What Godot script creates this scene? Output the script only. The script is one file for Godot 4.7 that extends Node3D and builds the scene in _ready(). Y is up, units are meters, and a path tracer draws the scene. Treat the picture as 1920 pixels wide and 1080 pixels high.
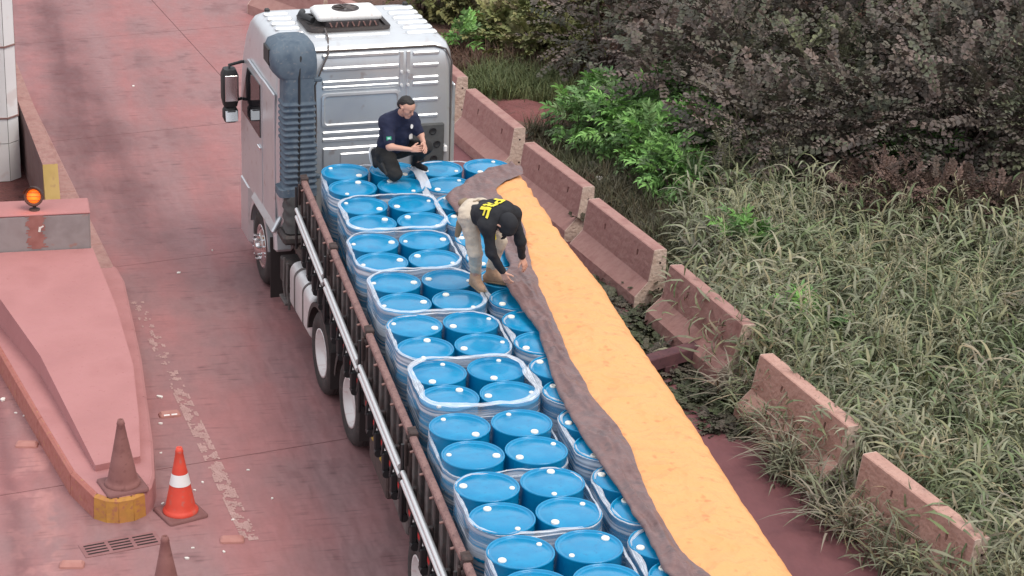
extends Node3D
# Outdoor scene: tractor unit and stake trailer loaded with blue drums, beside concrete barriers and scrub.
# World frame: trailer axis along z (front towards -z), x to the right, y up, metres.

const CAM_POS := Vector3(-5.0608, 11.6799, 17.8251)
const CAM_RIGHT := Vector3(0.974145, 0.033560, 0.223417)
const CAM_UP := Vector3(0.053726, 0.926125, -0.373371)
const CAM_FWD := Vector3(0.219443, -0.375721, -0.900377)
const CAM_F := 4259.31

var rng := RandomNumberGenerator.new()
var used := {}
var M := {}
var hnoise := FastNoiseLite.new()
var ORD := ["first", "second", "third", "fourth", "fifth", "sixth", "seventh", "eighth", "ninth"]

# ------------------------------------------------------------------ naming
func numbered(n: String) -> String:
	var c: int = used.get(n, 0)
	used[n] = c + 1
	return n if c == 0 else "%s_%03d" % [n, c]

func thing(called: String, label: String, category: String, at := Vector3.ZERO, turn := 0.0, group := "") -> Node3D:
	var o := Node3D.new()
	o.name = numbered(called)
	add_child(o)
	o.position = at
	o.rotation.y = turn
	o.set_meta("label", label)
	o.set_meta("category", category)
	if group != "":
		o.set_meta("group", group)
	return o

func inst(called: String, mesh: Mesh, m: Material, parent: Node3D, at := Vector3.ZERO) -> MeshInstance3D:
	var o := MeshInstance3D.new()
	o.name = called
	o.mesh = mesh
	if m:
		o.material_override = m
	o.position = at
	parent.add_child(o, true)
	return o

func obj(called: String, st: SurfaceTool, m: Material, parent: Node3D) -> MeshInstance3D:
	return inst(called, done(st), m, parent)

func structure(called: String, st: SurfaceTool, m: Material) -> MeshInstance3D:
	var o := obj(numbered(called), st, m, self)
	o.set_meta("kind", "structure")
	return o

# ------------------------------------------------------------------ geometry helpers
func ST() -> SurfaceTool:
	var st := SurfaceTool.new()
	st.begin(Mesh.PRIMITIVE_TRIANGLES)
	return st

func done(st: SurfaceTool) -> ArrayMesh:
	st.index()
	st.generate_normals()
	return st.commit()

func tri(st: SurfaceTool, a: Vector3, b: Vector3, c: Vector3, n: Vector3) -> void:
	if (c - a).cross(b - a).dot(n) < 0.0:
		st.add_vertex(a); st.add_vertex(c); st.add_vertex(b)
	else:
		st.add_vertex(a); st.add_vertex(b); st.add_vertex(c)

func quad(st: SurfaceTool, a: Vector3, b: Vector3, c: Vector3, d: Vector3, n: Vector3) -> void:
	tri(st, a, b, c, n)
	tri(st, a, c, d, n)

func bx(st: SurfaceTool, c: Vector3, s: Vector3, b := Basis(), bev := 0.0) -> void:
	st.set_smooth_group(-1)
	var h := s * 0.5
	bev = min(bev, min(h.x, min(h.y, h.z)) * 0.9)
	for ax in 3:
		var u := (ax + 1) % 3
		var v := (ax + 2) % 3
		for sg in [-1.0, 1.0]:
			var p := []
			for q in [[-1, -1], [1, -1], [1, 1], [-1, 1]]:
				var w := Vector3.ZERO
				w[ax] = sg * h[ax]
				w[u] = q[0] * (h[u] - bev)
				w[v] = q[1] * (h[v] - bev)
				p.append(c + b * w)
			var n := Vector3.ZERO
			n[ax] = sg
			quad(st, p[0], p[1], p[2], p[3], b * n)
	if bev <= 0.0:
		return
	for ax in 3:
		var u := (ax + 1) % 3
		var v := (ax + 2) % 3
		for su in [-1.0, 1.0]:
			for sv in [-1.0, 1.0]:
				var p := []
				for q in [[-1.0, 0], [1.0, 0], [1.0, 1], [-1.0, 1]]:
					var w := Vector3.ZERO
					w[ax] = q[0] * (h[ax] - bev)
					w[u] = su * (h[u] - (bev if q[1] == 1 else 0.0))
					w[v] = sv * (h[v] - (0.0 if q[1] == 1 else bev))
					p.append(c + b * w)
				var n := Vector3.ZERO
				n[u] = su
				n[v] = sv
				quad(st, p[0], p[1], p[2], p[3], b * n)
	for sx in [-1.0, 1.0]:
		for sy in [-1.0, 1.0]:
			for sz in [-1.0, 1.0]:
				var g := Vector3(sx, sy, sz)
				var a := c + b * (g * (h - Vector3(0, bev, bev)))
				var e := c + b * (g * (h - Vector3(bev, 0, bev)))
				var f := c + b * (g * (h - Vector3(bev, bev, 0)))
				tri(st, a, e, f, b * g)

func ortho(d: Vector3) -> Basis:
	var z := d.normalized()
	var t := Vector3.UP if absf(z.y) < 0.9 else Vector3.RIGHT
	var x := t.cross(z).normalized()
	return Basis(x, z.cross(x), z)

func cyl(st: SurfaceTool, a: Vector3, b: Vector3, ra: float, rb: float, n := 12, caps := true) -> void:
	var B := ortho(b - a)
	st.set_smooth_group(0)
	for i in n:
		var t0 := TAU * i / n
		var t1 := TAU * (i + 1) / n
		var d0 := B.x * cos(t0) + B.y * sin(t0)
		var d1 := B.x * cos(t1) + B.y * sin(t1)
		quad(st, a + d0 * ra, a + d1 * ra, b + d1 * rb, b + d0 * rb, d0 + d1)
	if caps:
		st.set_smooth_group(-1)
		for i in n:
			var t0 := TAU * i / n
			var t1 := TAU * (i + 1) / n
			var d0 := B.x * cos(t0) + B.y * sin(t0)
			var d1 := B.x * cos(t1) + B.y * sin(t1)
			if ra > 0.0:
				tri(st, a, a + d0 * ra, a + d1 * ra, a - b)
			if rb > 0.0:
				tri(st, b, b + d0 * rb, b + d1 * rb, b - a)

func tube(st: SurfaceTool, pts: Array, r0: float, r1: float, n := 8) -> void:
	var up := ortho(pts[1] - pts[0])
	var rings := []
	var prev := up
	for i in pts.size():
		var d: Vector3 = (pts[min(i + 1, pts.size() - 1)] - pts[max(i - 1, 0)]).normalized()
		var x: Vector3 = (prev.x - d * prev.x.dot(d)).normalized()
		prev = Basis(x, d.cross(x), d)
		var r: float = lerp(r0, r1, float(i) / (pts.size() - 1))
		var ring := []
		for k in n:
			var t := TAU * k / n
			ring.append(pts[i] + (prev.x * cos(t) + prev.y * sin(t)) * r)
		rings.append(ring)
	st.set_smooth_group(0)
	for i in pts.size() - 1:
		var mid: Vector3 = (pts[i] + pts[i + 1]) * 0.5
		for k in n:
			var k2 := (k + 1) % n
			var c: Vector3 = (rings[i][k] + rings[i + 1][k2]) * 0.5
			quad(st, rings[i][k], rings[i][k2], rings[i + 1][k2], rings[i + 1][k], c - mid)
	st.set_smooth_group(-1)
	for k in n:
		tri(st, pts[0], rings[0][k], rings[0][(k + 1) % n], pts[0] - pts[1])
		var e := pts.size() - 1
		tri(st, pts[e], rings[e][k], rings[e][(k + 1) % n], pts[e] - pts[e - 1])

# profile (r, y) walked so that the outside lies on the right of travel when going up
func lathe(st: SurfaceTool, prof: Array, n := 24, xf := Transform3D(), smooth := true) -> void:
	for j in prof.size() - 1:
		var p: Vector2 = prof[j]
		var q: Vector2 = prof[j + 1]
		var nr := Vector2(q.y - p.y, -(q.x - p.x))
		if smooth:
			st.set_smooth_group(0)
		else:
			st.set_smooth_group(j + 1)
		for i in n:
			var t0 := TAU * i / n
			var t1 := TAU * (i + 1) / n
			var d0 := Vector3(cos(t0), 0, sin(t0))
			var d1 := Vector3(cos(t1), 0, sin(t1))
			var nn := (d0 + d1).normalized() * nr.x + Vector3.UP * nr.y
			var a := xf * (d0 * p.x + Vector3.UP * p.y)
			var b := xf * (d1 * p.x + Vector3.UP * p.y)
			var c := xf * (d1 * q.x + Vector3.UP * q.y)
			var d := xf * (d0 * q.x + Vector3.UP * q.y)
			var wn := xf.basis * nn
			if p.x < 1e-5:
				tri(st, a, c, d, wn)
			elif q.x < 1e-5:
				tri(st, a, b, d, wn)
			else:
				quad(st, a, b, c, d, wn)

# polygon in local xy, extruded along local z from t0 to t1
func prism(st: SurfaceTool, poly: PackedVector2Array, t0: float, t1: float, xf := Transform3D()) -> void:
	st.set_smooth_group(-1)
	if Geometry2D.is_polygon_clockwise(poly):
		poly.reverse()
	var id := Geometry2D.triangulate_polygon(poly)
	for i in range(0, id.size(), 3):
		for s in [[t0, -1.0], [t1, 1.0]]:
			var p := []
			for k in 3:
				var v: Vector2 = poly[id[i + k]]
				p.append(xf * Vector3(v.x, v.y, s[0]))
			tri(st, p[0], p[1], p[2], xf.basis * Vector3(0, 0, s[1] * signf(t1 - t0)))
	for i in poly.size():
		var a := poly[i]
		var b := poly[(i + 1) % poly.size()]
		var n := xf.basis * Vector3(b.y - a.y, a.x - b.x, 0)
		quad(st, xf * Vector3(a.x, a.y, t0), xf * Vector3(b.x, b.y, t0), xf * Vector3(b.x, b.y, t1), xf * Vector3(a.x, a.y, t1), n)

func rrect(hx: float, hz: float, r: float, k := 5) -> PackedVector2Array:
	var out := PackedVector2Array()
	for c in 4:
		var cx := (hx - r) * (1.0 if c == 0 or c == 3 else -1.0)
		var cz := (hz - r) * (1.0 if c < 2 else -1.0)
		for i in k + 1:
			var t := PI * 0.5 * (c + float(i) / k)
			out.append(Vector2(cx + cos(t) * r, cz + sin(t) * r))
	return out

# rings of equal length joined into a skin; closed at both ends when caps
func loft(st: SurfaceTool, rings: Array, caps := true, smooth := true) -> void:
	var n: int = rings[0].size()
	var mids := []
	for r in rings:
		var m := Vector3.ZERO
		for p in r:
			m += p
		mids.append(m / n)
	for j in rings.size() - 1:
		st.set_smooth_group(0 if smooth else -1)
		var mid: Vector3 = (mids[j] + mids[j + 1]) * 0.5
		for i in n:
			var i2 := (i + 1) % n
			var c: Vector3 = (rings[j][i] + rings[j][i2] + rings[j + 1][i] + rings[j + 1][i2]) * 0.25
			quad(st, rings[j][i], rings[j][i2], rings[j + 1][i2], rings[j + 1][i], c - mid)
	if caps:
		st.set_smooth_group(-1)
		for e in [0, rings.size() - 1]:
			var out: Vector3 = mids[e] - mids[1 if e == 0 else rings.size() - 2]
			for i in n:
				tri(st, mids[e], rings[e][i], rings[e][(i + 1) % n], out)

func ring_y(poly: PackedVector2Array, y: float, cx := 0.0, cz := 0.0) -> Array:
	var out := []
	for p in poly:
		out.append(Vector3(cx + p.x, y, cz + p.y))
	return out

# ------------------------------------------------------------------ materials
func lin(r: float, g: float, b: float) -> Color:
	return Color(r, g, b).linear_to_srgb()

func mat(c: Color, rough := 0.7, metal := 0.0) -> StandardMaterial3D:
	var m := StandardMaterial3D.new()
	m.albedo_color = c
	m.roughness = rough
	m.metallic = metal
	return m

func noise(seed_: int, freq: float, oct := 4) -> FastNoiseLite:
	var n := FastNoiseLite.new()
	n.noise_type = FastNoiseLite.TYPE_SIMPLEX_SMOOTH
	n.seed = seed_
	n.frequency = freq
	n.fractal_octaves = oct
	return n

func ramp(cols: Array, t: float) -> Color:
	var f := clampf(t, 0.0, 1.0) * (cols.size() - 1)
	var i := int(min(floor(f), cols.size() - 2))
	return cols[i].lerp(cols[i + 1], f - i)

# seamless noise pictures: linear colours along a ramp, then grains of a second colour
func ntex(seed_: int, freq: float, cols: Array, size := 256, f2 := 0.0, spot := Color(0, 0, 0), thr := 0.7, oct := 5) -> ImageTexture:
	var a := noise(seed_, freq, oct).get_seamless_image(size, size).get_data()
	var b := PackedByteArray()
	if f2 > 0.0:
		b = noise(seed_ + 77, f2, 3).get_seamless_image(size, size).get_data()
	var lut := []
	for i in 256:
		var t := clampf((i / 255.0 - 0.5) * 1.25 + 0.5, 0, 1)
		lut.append(ramp(cols, t).linear_to_srgb())
	var sp := spot.linear_to_srgb()
	var out := PackedByteArray()
	out.resize(size * size * 3)
	for i in size * size:
		var c: Color = lut[a[i]]
		if f2 > 0.0:
			var v := b[i] / 255.0
			if v > thr:
				c = c.lerp(sp, min((v - thr) * 6.0, 0.85))
		out[i * 3] = c.r8
		out[i * 3 + 1] = c.g8
		out[i * 3 + 2] = c.b8
	var im := Image.create_from_data(size, size, false, Image.FORMAT_RGB8, out)
	im.generate_mipmaps()
	return ImageTexture.create_from_image(im)

func bump(seed_: int, freq: float, strength := 3.0, size := 256) -> ImageTexture:
	var im := noise(seed_, freq, 4).get_seamless_image(size, size)
	im.convert(Image.FORMAT_RGBA8)
	im.bump_map_to_normal_map(strength)
	im.generate_mipmaps()
	return ImageTexture.create_from_image(im)

# crumpled cloth: sharp creases between flat facets
func creases(seed_: int, freq: float, strength: float) -> ImageTexture:
	var n := noise(seed_, freq, 4)
	n.fractal_type = FastNoiseLite.FRACTAL_RIDGED
	n.fractal_gain = 0.45
	var im := n.get_seamless_image(512, 512)
	im.convert(Image.FORMAT_RGBA8)
	im.bump_map_to_normal_map(strength)
	return ImageTexture.create_from_image(im)

func tmat(tex: Texture2D, scale := 1.0, rough := 0.85, metal := 0.0, nrm: Texture2D = null, nscale := 1.0) -> StandardMaterial3D:
	var m := StandardMaterial3D.new()
	m.albedo_texture = tex
	m.uv1_triplanar = true
	m.uv1_world_triplanar = true
	m.uv1_scale = Vector3(scale, scale, scale)
	m.roughness = rough
	m.metallic = metal
	if nrm:
		m.normal_enabled = true
		m.normal_texture = nrm
		m.normal_scale = nscale
	return m

func leafmat(rough := 0.75) -> StandardMaterial3D:
	var m := StandardMaterial3D.new()
	m.vertex_color_use_as_albedo = true
	m.roughness = rough
	m.cull_mode = BaseMaterial3D.CULL_DISABLED
	m.backlight_enabled = true
	m.backlight = Color(0.25, 0.25, 0.2)
	return m

func make_materials() -> void:
	var L := func(r, g, b): return Color(r, g, b)
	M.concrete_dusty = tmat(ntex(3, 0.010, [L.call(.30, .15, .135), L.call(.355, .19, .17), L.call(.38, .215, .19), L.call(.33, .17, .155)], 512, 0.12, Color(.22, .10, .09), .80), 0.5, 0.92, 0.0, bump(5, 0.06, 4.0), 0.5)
	M.concrete_lit_end = tmat(ntex(4, 0.015, [L.call(.46, .32, .26), L.call(.58, .45, .38), L.call(.50, .36, .30)], 256, 0.10, Color(.24, .15, .12), .76), 0.8, 0.92, 0.0, bump(6, 0.07, 4.0), 0.6)
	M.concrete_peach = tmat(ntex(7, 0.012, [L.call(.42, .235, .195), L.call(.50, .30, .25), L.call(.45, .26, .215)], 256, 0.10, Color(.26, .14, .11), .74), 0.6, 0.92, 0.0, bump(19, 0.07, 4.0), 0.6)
	M.pink_concrete = tmat(ntex(8, 0.004, [L.call(.40, .178, .176), L.call(.435, .20, .198), L.call(.42, .19, .188), L.call(.395, .178, .176)], 512, 0.07, Color(.36, .15, .148), .80), 0.3, 0.93, 0.0, bump(9, 0.05, 2.0), 0.4)
	M.kerb_red = tmat(ntex(10, 0.02, [L.call(.32, .10, .075), L.call(.40, .15, .125), L.call(.36, .12, .095)], 256, 0.05, Color(.42, .24, .08), .78), 0.7, 0.9, 0.0, bump(11, 0.06, 3.0), 0.5)
	M.kerb_yellow = tmat(ntex(12, 0.02, [L.call(.55, .28, .05), L.call(.42, .20, .05), L.call(.50, .22, .06)], 256, 0.05, Color(.36, .13, .09), .62), 0.9, 0.85)
	M.grey_paint = tmat(ntex(14, 0.015, [L.call(.24, .20, .20), L.call(.30, .26, .26), L.call(.27, .22, .22)], 256, 0.02, Color(.36, .15, .12), .76), 0.5, 0.85)
	M.yellow_paint = tmat(ntex(15, 0.02, [L.call(.52, .36, .12), L.call(.60, .42, .16)], 128, 0.06, Color(.42, .25, .14), .7), 0.8, 0.8)
	M.wall_grey = tmat(ntex(16, 0.02, [L.call(.24, .16, .16), L.call(.32, .22, .21)], 128, 0.06, Color(.30, .13, .12), .7), 0.8, 0.9)
	M.white_panel = tmat(ntex(17, 0.01, [L.call(.72, .72, .74), L.call(.80, .80, .81)], 128, 0.03, Color(.6, .5, .48), .74), 0.5, 0.45)
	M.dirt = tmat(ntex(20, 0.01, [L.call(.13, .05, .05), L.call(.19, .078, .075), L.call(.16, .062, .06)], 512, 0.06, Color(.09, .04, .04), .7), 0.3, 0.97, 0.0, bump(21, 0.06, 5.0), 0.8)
	M.red_earth = tmat(ntex(57, 0.02, [L.call(.17, .06, .058), L.call(.23, .085, .08)], 128, 0.08, Color(.11, .05, .045), .7), 0.6, 0.97, 0.0, bump(58, 0.08, 5.0), 0.9)
	M.soil = tmat(ntex(22, 0.02, [L.call(.10, .055, .04), L.call(.17, .09, .07), L.call(.12, .075, .05)], 256, 0.08, Color(.06, .04, .03), .66), 0.4, 0.98, 0.0, bump(23, 0.08, 5.0), 0.9)
	M.rubber_dark = mat(lin(.03, .022, .022), 0.85)
	M.tyre = tmat(ntex(24, 0.03, [L.call(.028, .024, .024), L.call(.05, .04, .04)], 128, 0.05, Color(.10, .06, .055), .74), 1.5, 0.85)
	M.black = mat(lin(.018, .018, .02), 0.55)
	M.black_dusty = tmat(ntex(25, 0.03, [L.call(.03, .026, .026), L.call(.055, .043, .042)], 128, 0.08, Color(.12, .07, .065), .72), 1.5, 0.7)
	M.frame_brown = tmat(ntex(26, 0.03, [L.call(.035, .024, .023), L.call(.065, .042, .039), L.call(.045, .03, .028)], 128, 0.09, Color(.13, .065, .06), .74), 1.3, 0.8)
	M.rail_brown = tmat(ntex(27, 0.03, [L.call(.19, .105, .095), L.call(.27, .155, .14), L.call(.22, .12, .11)], 128, 0.1, Color(.10, .05, .05), .72), 1.5, 0.8)
	M.slat_grey = tmat(ntex(28, 0.04, [L.call(.08, .07, .068), L.call(.13, .11, .106)], 128, 0.1, Color(.12, .065, .06), .70), 1.6, 0.7)
	M.steel = mat(lin(.80, .80, .80), 0.35, 0.35)
	M.chrome = mat(lin(.82, .82, .83), 0.16, 1.0)
	M.rim_white = tmat(ntex(29, 0.02, [L.call(.74, .72, .72), L.call(.62, .58, .57)], 128, 0.06, Color(.5, .34, .32), .74), 1.4, 0.4, 0.2)
	M.tank = tmat(ntex(30, 0.02, [L.call(.62, .60, .60), L.call(.70, .69, .69)], 128, 0.06, Color(.45, .34, .32), .75), 1.1, 0.35, 0.35)
	M.silver = tmat(ntex(31, 0.008, [L.call(.60, .62, .65), L.call(.66, .68, .70), L.call(.62, .63, .65)], 256, 0.03, Color(.48, .43, .42), .78), 0.5, 0.3, 0.62)
	M.silver_side = M.silver
	M.snorkel = tmat(ntex(33, 0.02, [L.call(.055, .085, .125), L.call(.10, .135, .175), L.call(.075, .11, .15)], 256, 0.05, Color(.17, .18, .20), .72), 0.9, 0.75)
	M.glass_dark = mat(lin(.015, .015, .018), 0.05)
	M.ac_white = tmat(ntex(34, 0.02, [L.call(.78, .77, .76), L.call(.84, .84, .84)], 128, 0.05, Color(.55, .42, .40), .76), 1.2, 0.4)
	M.mesh_dark = mat(lin(.05, .04, .042), 0.7)
	M.panel_dark = tmat(ntex(35, 0.03, [L.call(.055, .058, .06), L.call(.09, .09, .09)], 128), 1.2, 0.75)
	M.red_tape = mat(lin(.55, .03, .03), 0.4)
	M.white_tape = mat(lin(.8, .8, .8), 0.4)
	M.yellow_print = mat(lin(.55, .38, .05), 0.7)
	M.drum = tmat(ntex(40, 0.010, [L.call(.002, .205, .43), L.call(.004, .265, .51), L.call(.002, .225, .46), L.call(.003, .25, .49)], 256, 0.07, Color(.003, .185, .40), .74), 0.8, 0.24, 0.0, bump(42, 0.02, 1.0), 0.2)
	M.lid = M.drum
	M.cap_white = mat(lin(.82, .80, .74), 0.5)
	M.tarp_orange = tmat(ntex(43, 0.005, [L.call(.75, .335, .12), L.call(.78, .365, .14), L.call(.76, .35, .13)], 512, 0.03, Color(.62, .23, .09), .77), 0.3, 0.6, 0.0, creases(44, 0.010, 7.0), 1.0)
	M.tarp_brown = tmat(ntex(45, 0.008, [L.call(.15, .085, .083), L.call(.205, .115, .108), L.call(.155, .10, .10), L.call(.22, .122, .114)], 512, 0.02, Color(.12, .08, .082), .72), 0.5, 0.45, 0.0, creases(46, 0.012, 6.0), 0.9)
	M.deck = mat(lin(.06, .045, .04), 0.9)
	M.cone_orange = tmat(ntex(47, 0.02, [L.call(.62, .05, .03), L.call(.72, .085, .05)], 128, 0.05, Color(.5, .16, .13), .72), 1.2, 0.6)
	M.cone_brown = tmat(ntex(48, 0.02, [L.call(.22, .095, .088), L.call(.28, .13, .12)], 128, 0.05, Color(.18, .075, .07), .74), 1.2, 0.92)
	M.cone_base = tmat(ntex(49, 0.02, [L.call(.19, .085, .082), L.call(.24, .11, .105)], 128), 1.2, 0.92)
	M.beam = tmat(ntex(50, 0.03, [L.call(.085, .035, .045), L.call(.14, .06, .065)], 128, 0.08, Color(.06, .03, .03), .7), 1.1, 0.9)
	M.road_plate = tmat(ntex(55, 0.03, [L.call(.24, .11, .11), L.call(.29, .14, .14)], 128), 1.2, 0.9)
	M.rust = tmat(ntex(56, 0.03, [L.call(.28, .11, .095), L.call(.36, .16, .14)], 128), 1.2, 0.9)
	M.litter = mat(lin(.72, .68, .64), 0.7)
	M.stud = tmat(ntex(51, 0.03, [L.call(.36, .15, .13), L.call(.45, .22, .19)], 128), 1.2, 0.85)
	M.grate_dark = mat(lin(.025, .012, .012), 0.9)
	M.line_paint = tmat(ntex(52, 0.03, [L.call(.42, .25, .232), L.call(.48, .30, .28)], 128), 1.3, 0.9)
	M.leaf = leafmat(0.7)
	M.leaf_gloss = leafmat(0.45)
	M.grass = leafmat(0.7)
	M.bark = tmat(ntex(53, 0.04, [L.call(.07, .05, .045), L.call(.13, .09, .08)], 128), 2.0, 0.95)
	# people
	M.skin = mat(lin(.58, .32, .24), 0.55)
	M.hair = mat(lin(.012, .010, .010), 0.6)
	M.navy = tmat(ntex(60, 0.03, [L.call(.010, .014, .042), L.call(.016, .021, .055)], 128), 2.0, 0.9)
	M.black_cloth = tmat(ntex(61, 0.03, [L.call(.010, .011, .015), L.call(.018, .019, .024)], 128), 2.0, 0.9)
	M.trouser_black = tmat(ntex(62, 0.03, [L.call(.012, .012, .013), L.call(.022, .021, .021)], 128), 2.0, 0.88)
	M.khaki = tmat(ntex(63, 0.02, [L.call(.50, .42, .33), L.call(.62, .53, .43), L.call(.55, .47, .38)], 128, 0.06, Color(.42, .33, .26), .74), 1.6, 0.9)
	M.boot = tmat(ntex(64, 0.03, [L.call(.36, .22, .14), L.call(.44, .29, .20)], 128, 0.07, Color(.25, .15, .10), .7), 2.0, 0.85)
	M.belt = mat(lin(.24, .18, .12), 0.85)
	M.gun_black = mat(lin(.015, .015, .016), 0.5)
	M.yellow_letter = mat(lin(.80, .68, .05), 0.7)
	M.shoe_white = mat(lin(.8, .8, .8), 0.6)
	M.eye = mat(lin(.02, .014, .012), 0.3)
	M.lip = mat(lin(.34, .12, .10), 0.6)

# film: whitish plastic, streaked by its turns round the load
func film_material(seed_: int, a0: float, a1: float, uscale: float) -> StandardMaterial3D:
	var w := 128
	var h := 256
	var s1 := noise(seed_, 0.09, 4).get_image(10, h)
	s1.resize(w, h, Image.INTERPOLATE_CUBIC)
	var d1 := s1.get_data()
	var d2 := noise(seed_ + 5, 0.03, 4).get_seamless_image(w, h).get_data()
	var out := PackedByteArray()
	out.resize(w * h * 4)
	for i in w * h:
		var t := clampf((d1[i] / 255.0 * 0.45 + d2[i] / 255.0 * 0.55 - 0.5) * 2.2 + 0.5, 0, 1)
		var a := lerpf(a0, a1, t * t)
		out[i * 4] = 226
		out[i * 4 + 1] = 231
		out[i * 4 + 2] = 240
		out[i * 4 + 3] = int(a * 255)
	var im := Image.create_from_data(w, h, false, Image.FORMAT_RGBA8, out)
	var m := StandardMaterial3D.new()
	m.albedo_texture = ImageTexture.create_from_image(im)
	m.transparency = BaseMaterial3D.TRANSPARENCY_ALPHA
	m.cull_mode = BaseMaterial3D.CULL_DISABLED
	m.roughness = 0.28
	m.uv1_scale = Vector3(uscale, 1, 1)
	return m

# ------------------------------------------------------------------ pixels and terrain
func barrier_x(z: float) -> float:
	return 2.64 + (z + 16.7) * 0.13

func ground_y(x: float, z: float) -> float:
	var d := x - barrier_x(z) - 0.25
	if d <= 0.0:
		return 0.0
	return 0.04 * d + 0.10 * pow(max(0.0, d - 3.0), 1.2) + hnoise.get_noise_2d(x, z) * 0.12 * min(1.0, d)

func ray(px: float, py: float) -> Vector3:
	return CAM_FWD + CAM_RIGHT * ((px - 960.0) / CAM_F) - CAM_UP * ((py - 540.0) / CAM_F)

func on_ground(px: float, py: float) -> Vector3:
	var d := ray(px, py)
	var t := (0.0 - CAM_POS.y) / d.y
	for i in 30:
		var p := CAM_POS + d * t
		t += (ground_y(p.x, p.z) - p.y) / d.y * 0.6
	var q := CAM_POS + d * t
	q.y = ground_y(q.x, q.z)
	return q

func to_px(p: Vector3) -> Vector2:
	var d := p - CAM_POS
	var z := d.dot(CAM_FWD)
	return Vector2(960.0 + CAM_F * d.dot(CAM_RIGHT) / z, 540.0 - CAM_F * d.dot(CAM_UP) / z)

# ------------------------------------------------------------------ scene
func _ready() -> void:
	rng.seed = 7
	hnoise.seed = 3
	hnoise.frequency = 0.35
	var cam := Camera3D.new()
	cam.name = "camera"
	cam.transform = Transform3D(Basis(CAM_RIGHT, CAM_UP, -CAM_FWD).orthonormalized(), CAM_POS)
	cam.fov = 14.4509
	cam.near = 0.5
	cam.far = 400.0
	add_child(cam)
	cam.current = true
	var sky_m := ProceduralSkyMaterial.new()
	sky_m.sky_top_color = Color(0.93, 0.945, 0.97)
	sky_m.sky_horizon_color = Color(0.86, 0.875, 0.90)
	sky_m.sky_curve = 0.25
	sky_m.ground_bottom_color = Color(0.32, 0.22, 0.21)
	sky_m.ground_horizon_color = Color(0.55, 0.48, 0.47)
	sky_m.sun_angle_max = 0.0
	var sky := Sky.new()
	sky.sky_material = sky_m
	var env := Environment.new()
	env.background_mode = Environment.BG_SKY
	env.sky = sky
	env.tonemap_mode = Environment.TONE_MAPPER_LINEAR
	env.tonemap_exposure = 1.4
	env.sdfgi_enabled = true
	env.ssao_enabled = true
	env.ssil_enabled = true
	var we := WorldEnvironment.new()
	we.name = "environment"
	we.environment = env
	add_child(we)
	var sun := DirectionalLight3D.new()
	sun.name = "sun"
	sun.light_color = Color(1.0, 0.97, 0.93)
	sun.light_energy = 0.5
	sun.light_angular_distance = 25.0
	sun.shadow_enabled = true
	sun.rotation_degrees = Vector3(-58, 38, 0)
	add_child(sun)

	make_materials()
	build_ground()
	build_road()
	build_island()
	build_barriers()
	build_tractor()
	build_trailer()
	build_load()
	build_tarp()
	build_people()
	build_vegetation()
	build_small_things()

# ------------------------------------------------------------------ ground and road
func build_ground() -> void:
	var st := ST()
	st.set_smooth_group(0)
	var xs := []
	for i in 61:
		xs.append(-0.5 + i * 0.4)
	xs.append_array([25.0, 28.0, 34.0, 45.0, 70.0])
	var zs := []
	for i in 71:
		zs.append(-38.0 + i * 0.7)
	zs = [-90.0, -60.0, -48.0] + zs + [15.0, 22.0, 40.0]
	for i in xs.size() - 1:
		for j in zs.size() - 1:
			var p := []
			for q in [[0, 0], [1, 0], [1, 1], [0, 1]]:
				var z: float = zs[j + q[1]]
				var x: float = barrier_x(z) + xs[i + q[0]]
				p.append(Vector3(x, ground_y(x, z) - (0.05 if xs[i + q[0]] < 0.25 else 0.0), z))
			quad(st, p[0], p[1], p[2], p[3], Vector3.UP)
	structure("terrain", st, M.soil)
	st = ST()
	bx(st, Vector3(-20, -0.25, -20), Vector3(160, 0.3, 180))
	structure("ground", st, M.dirt)

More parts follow.
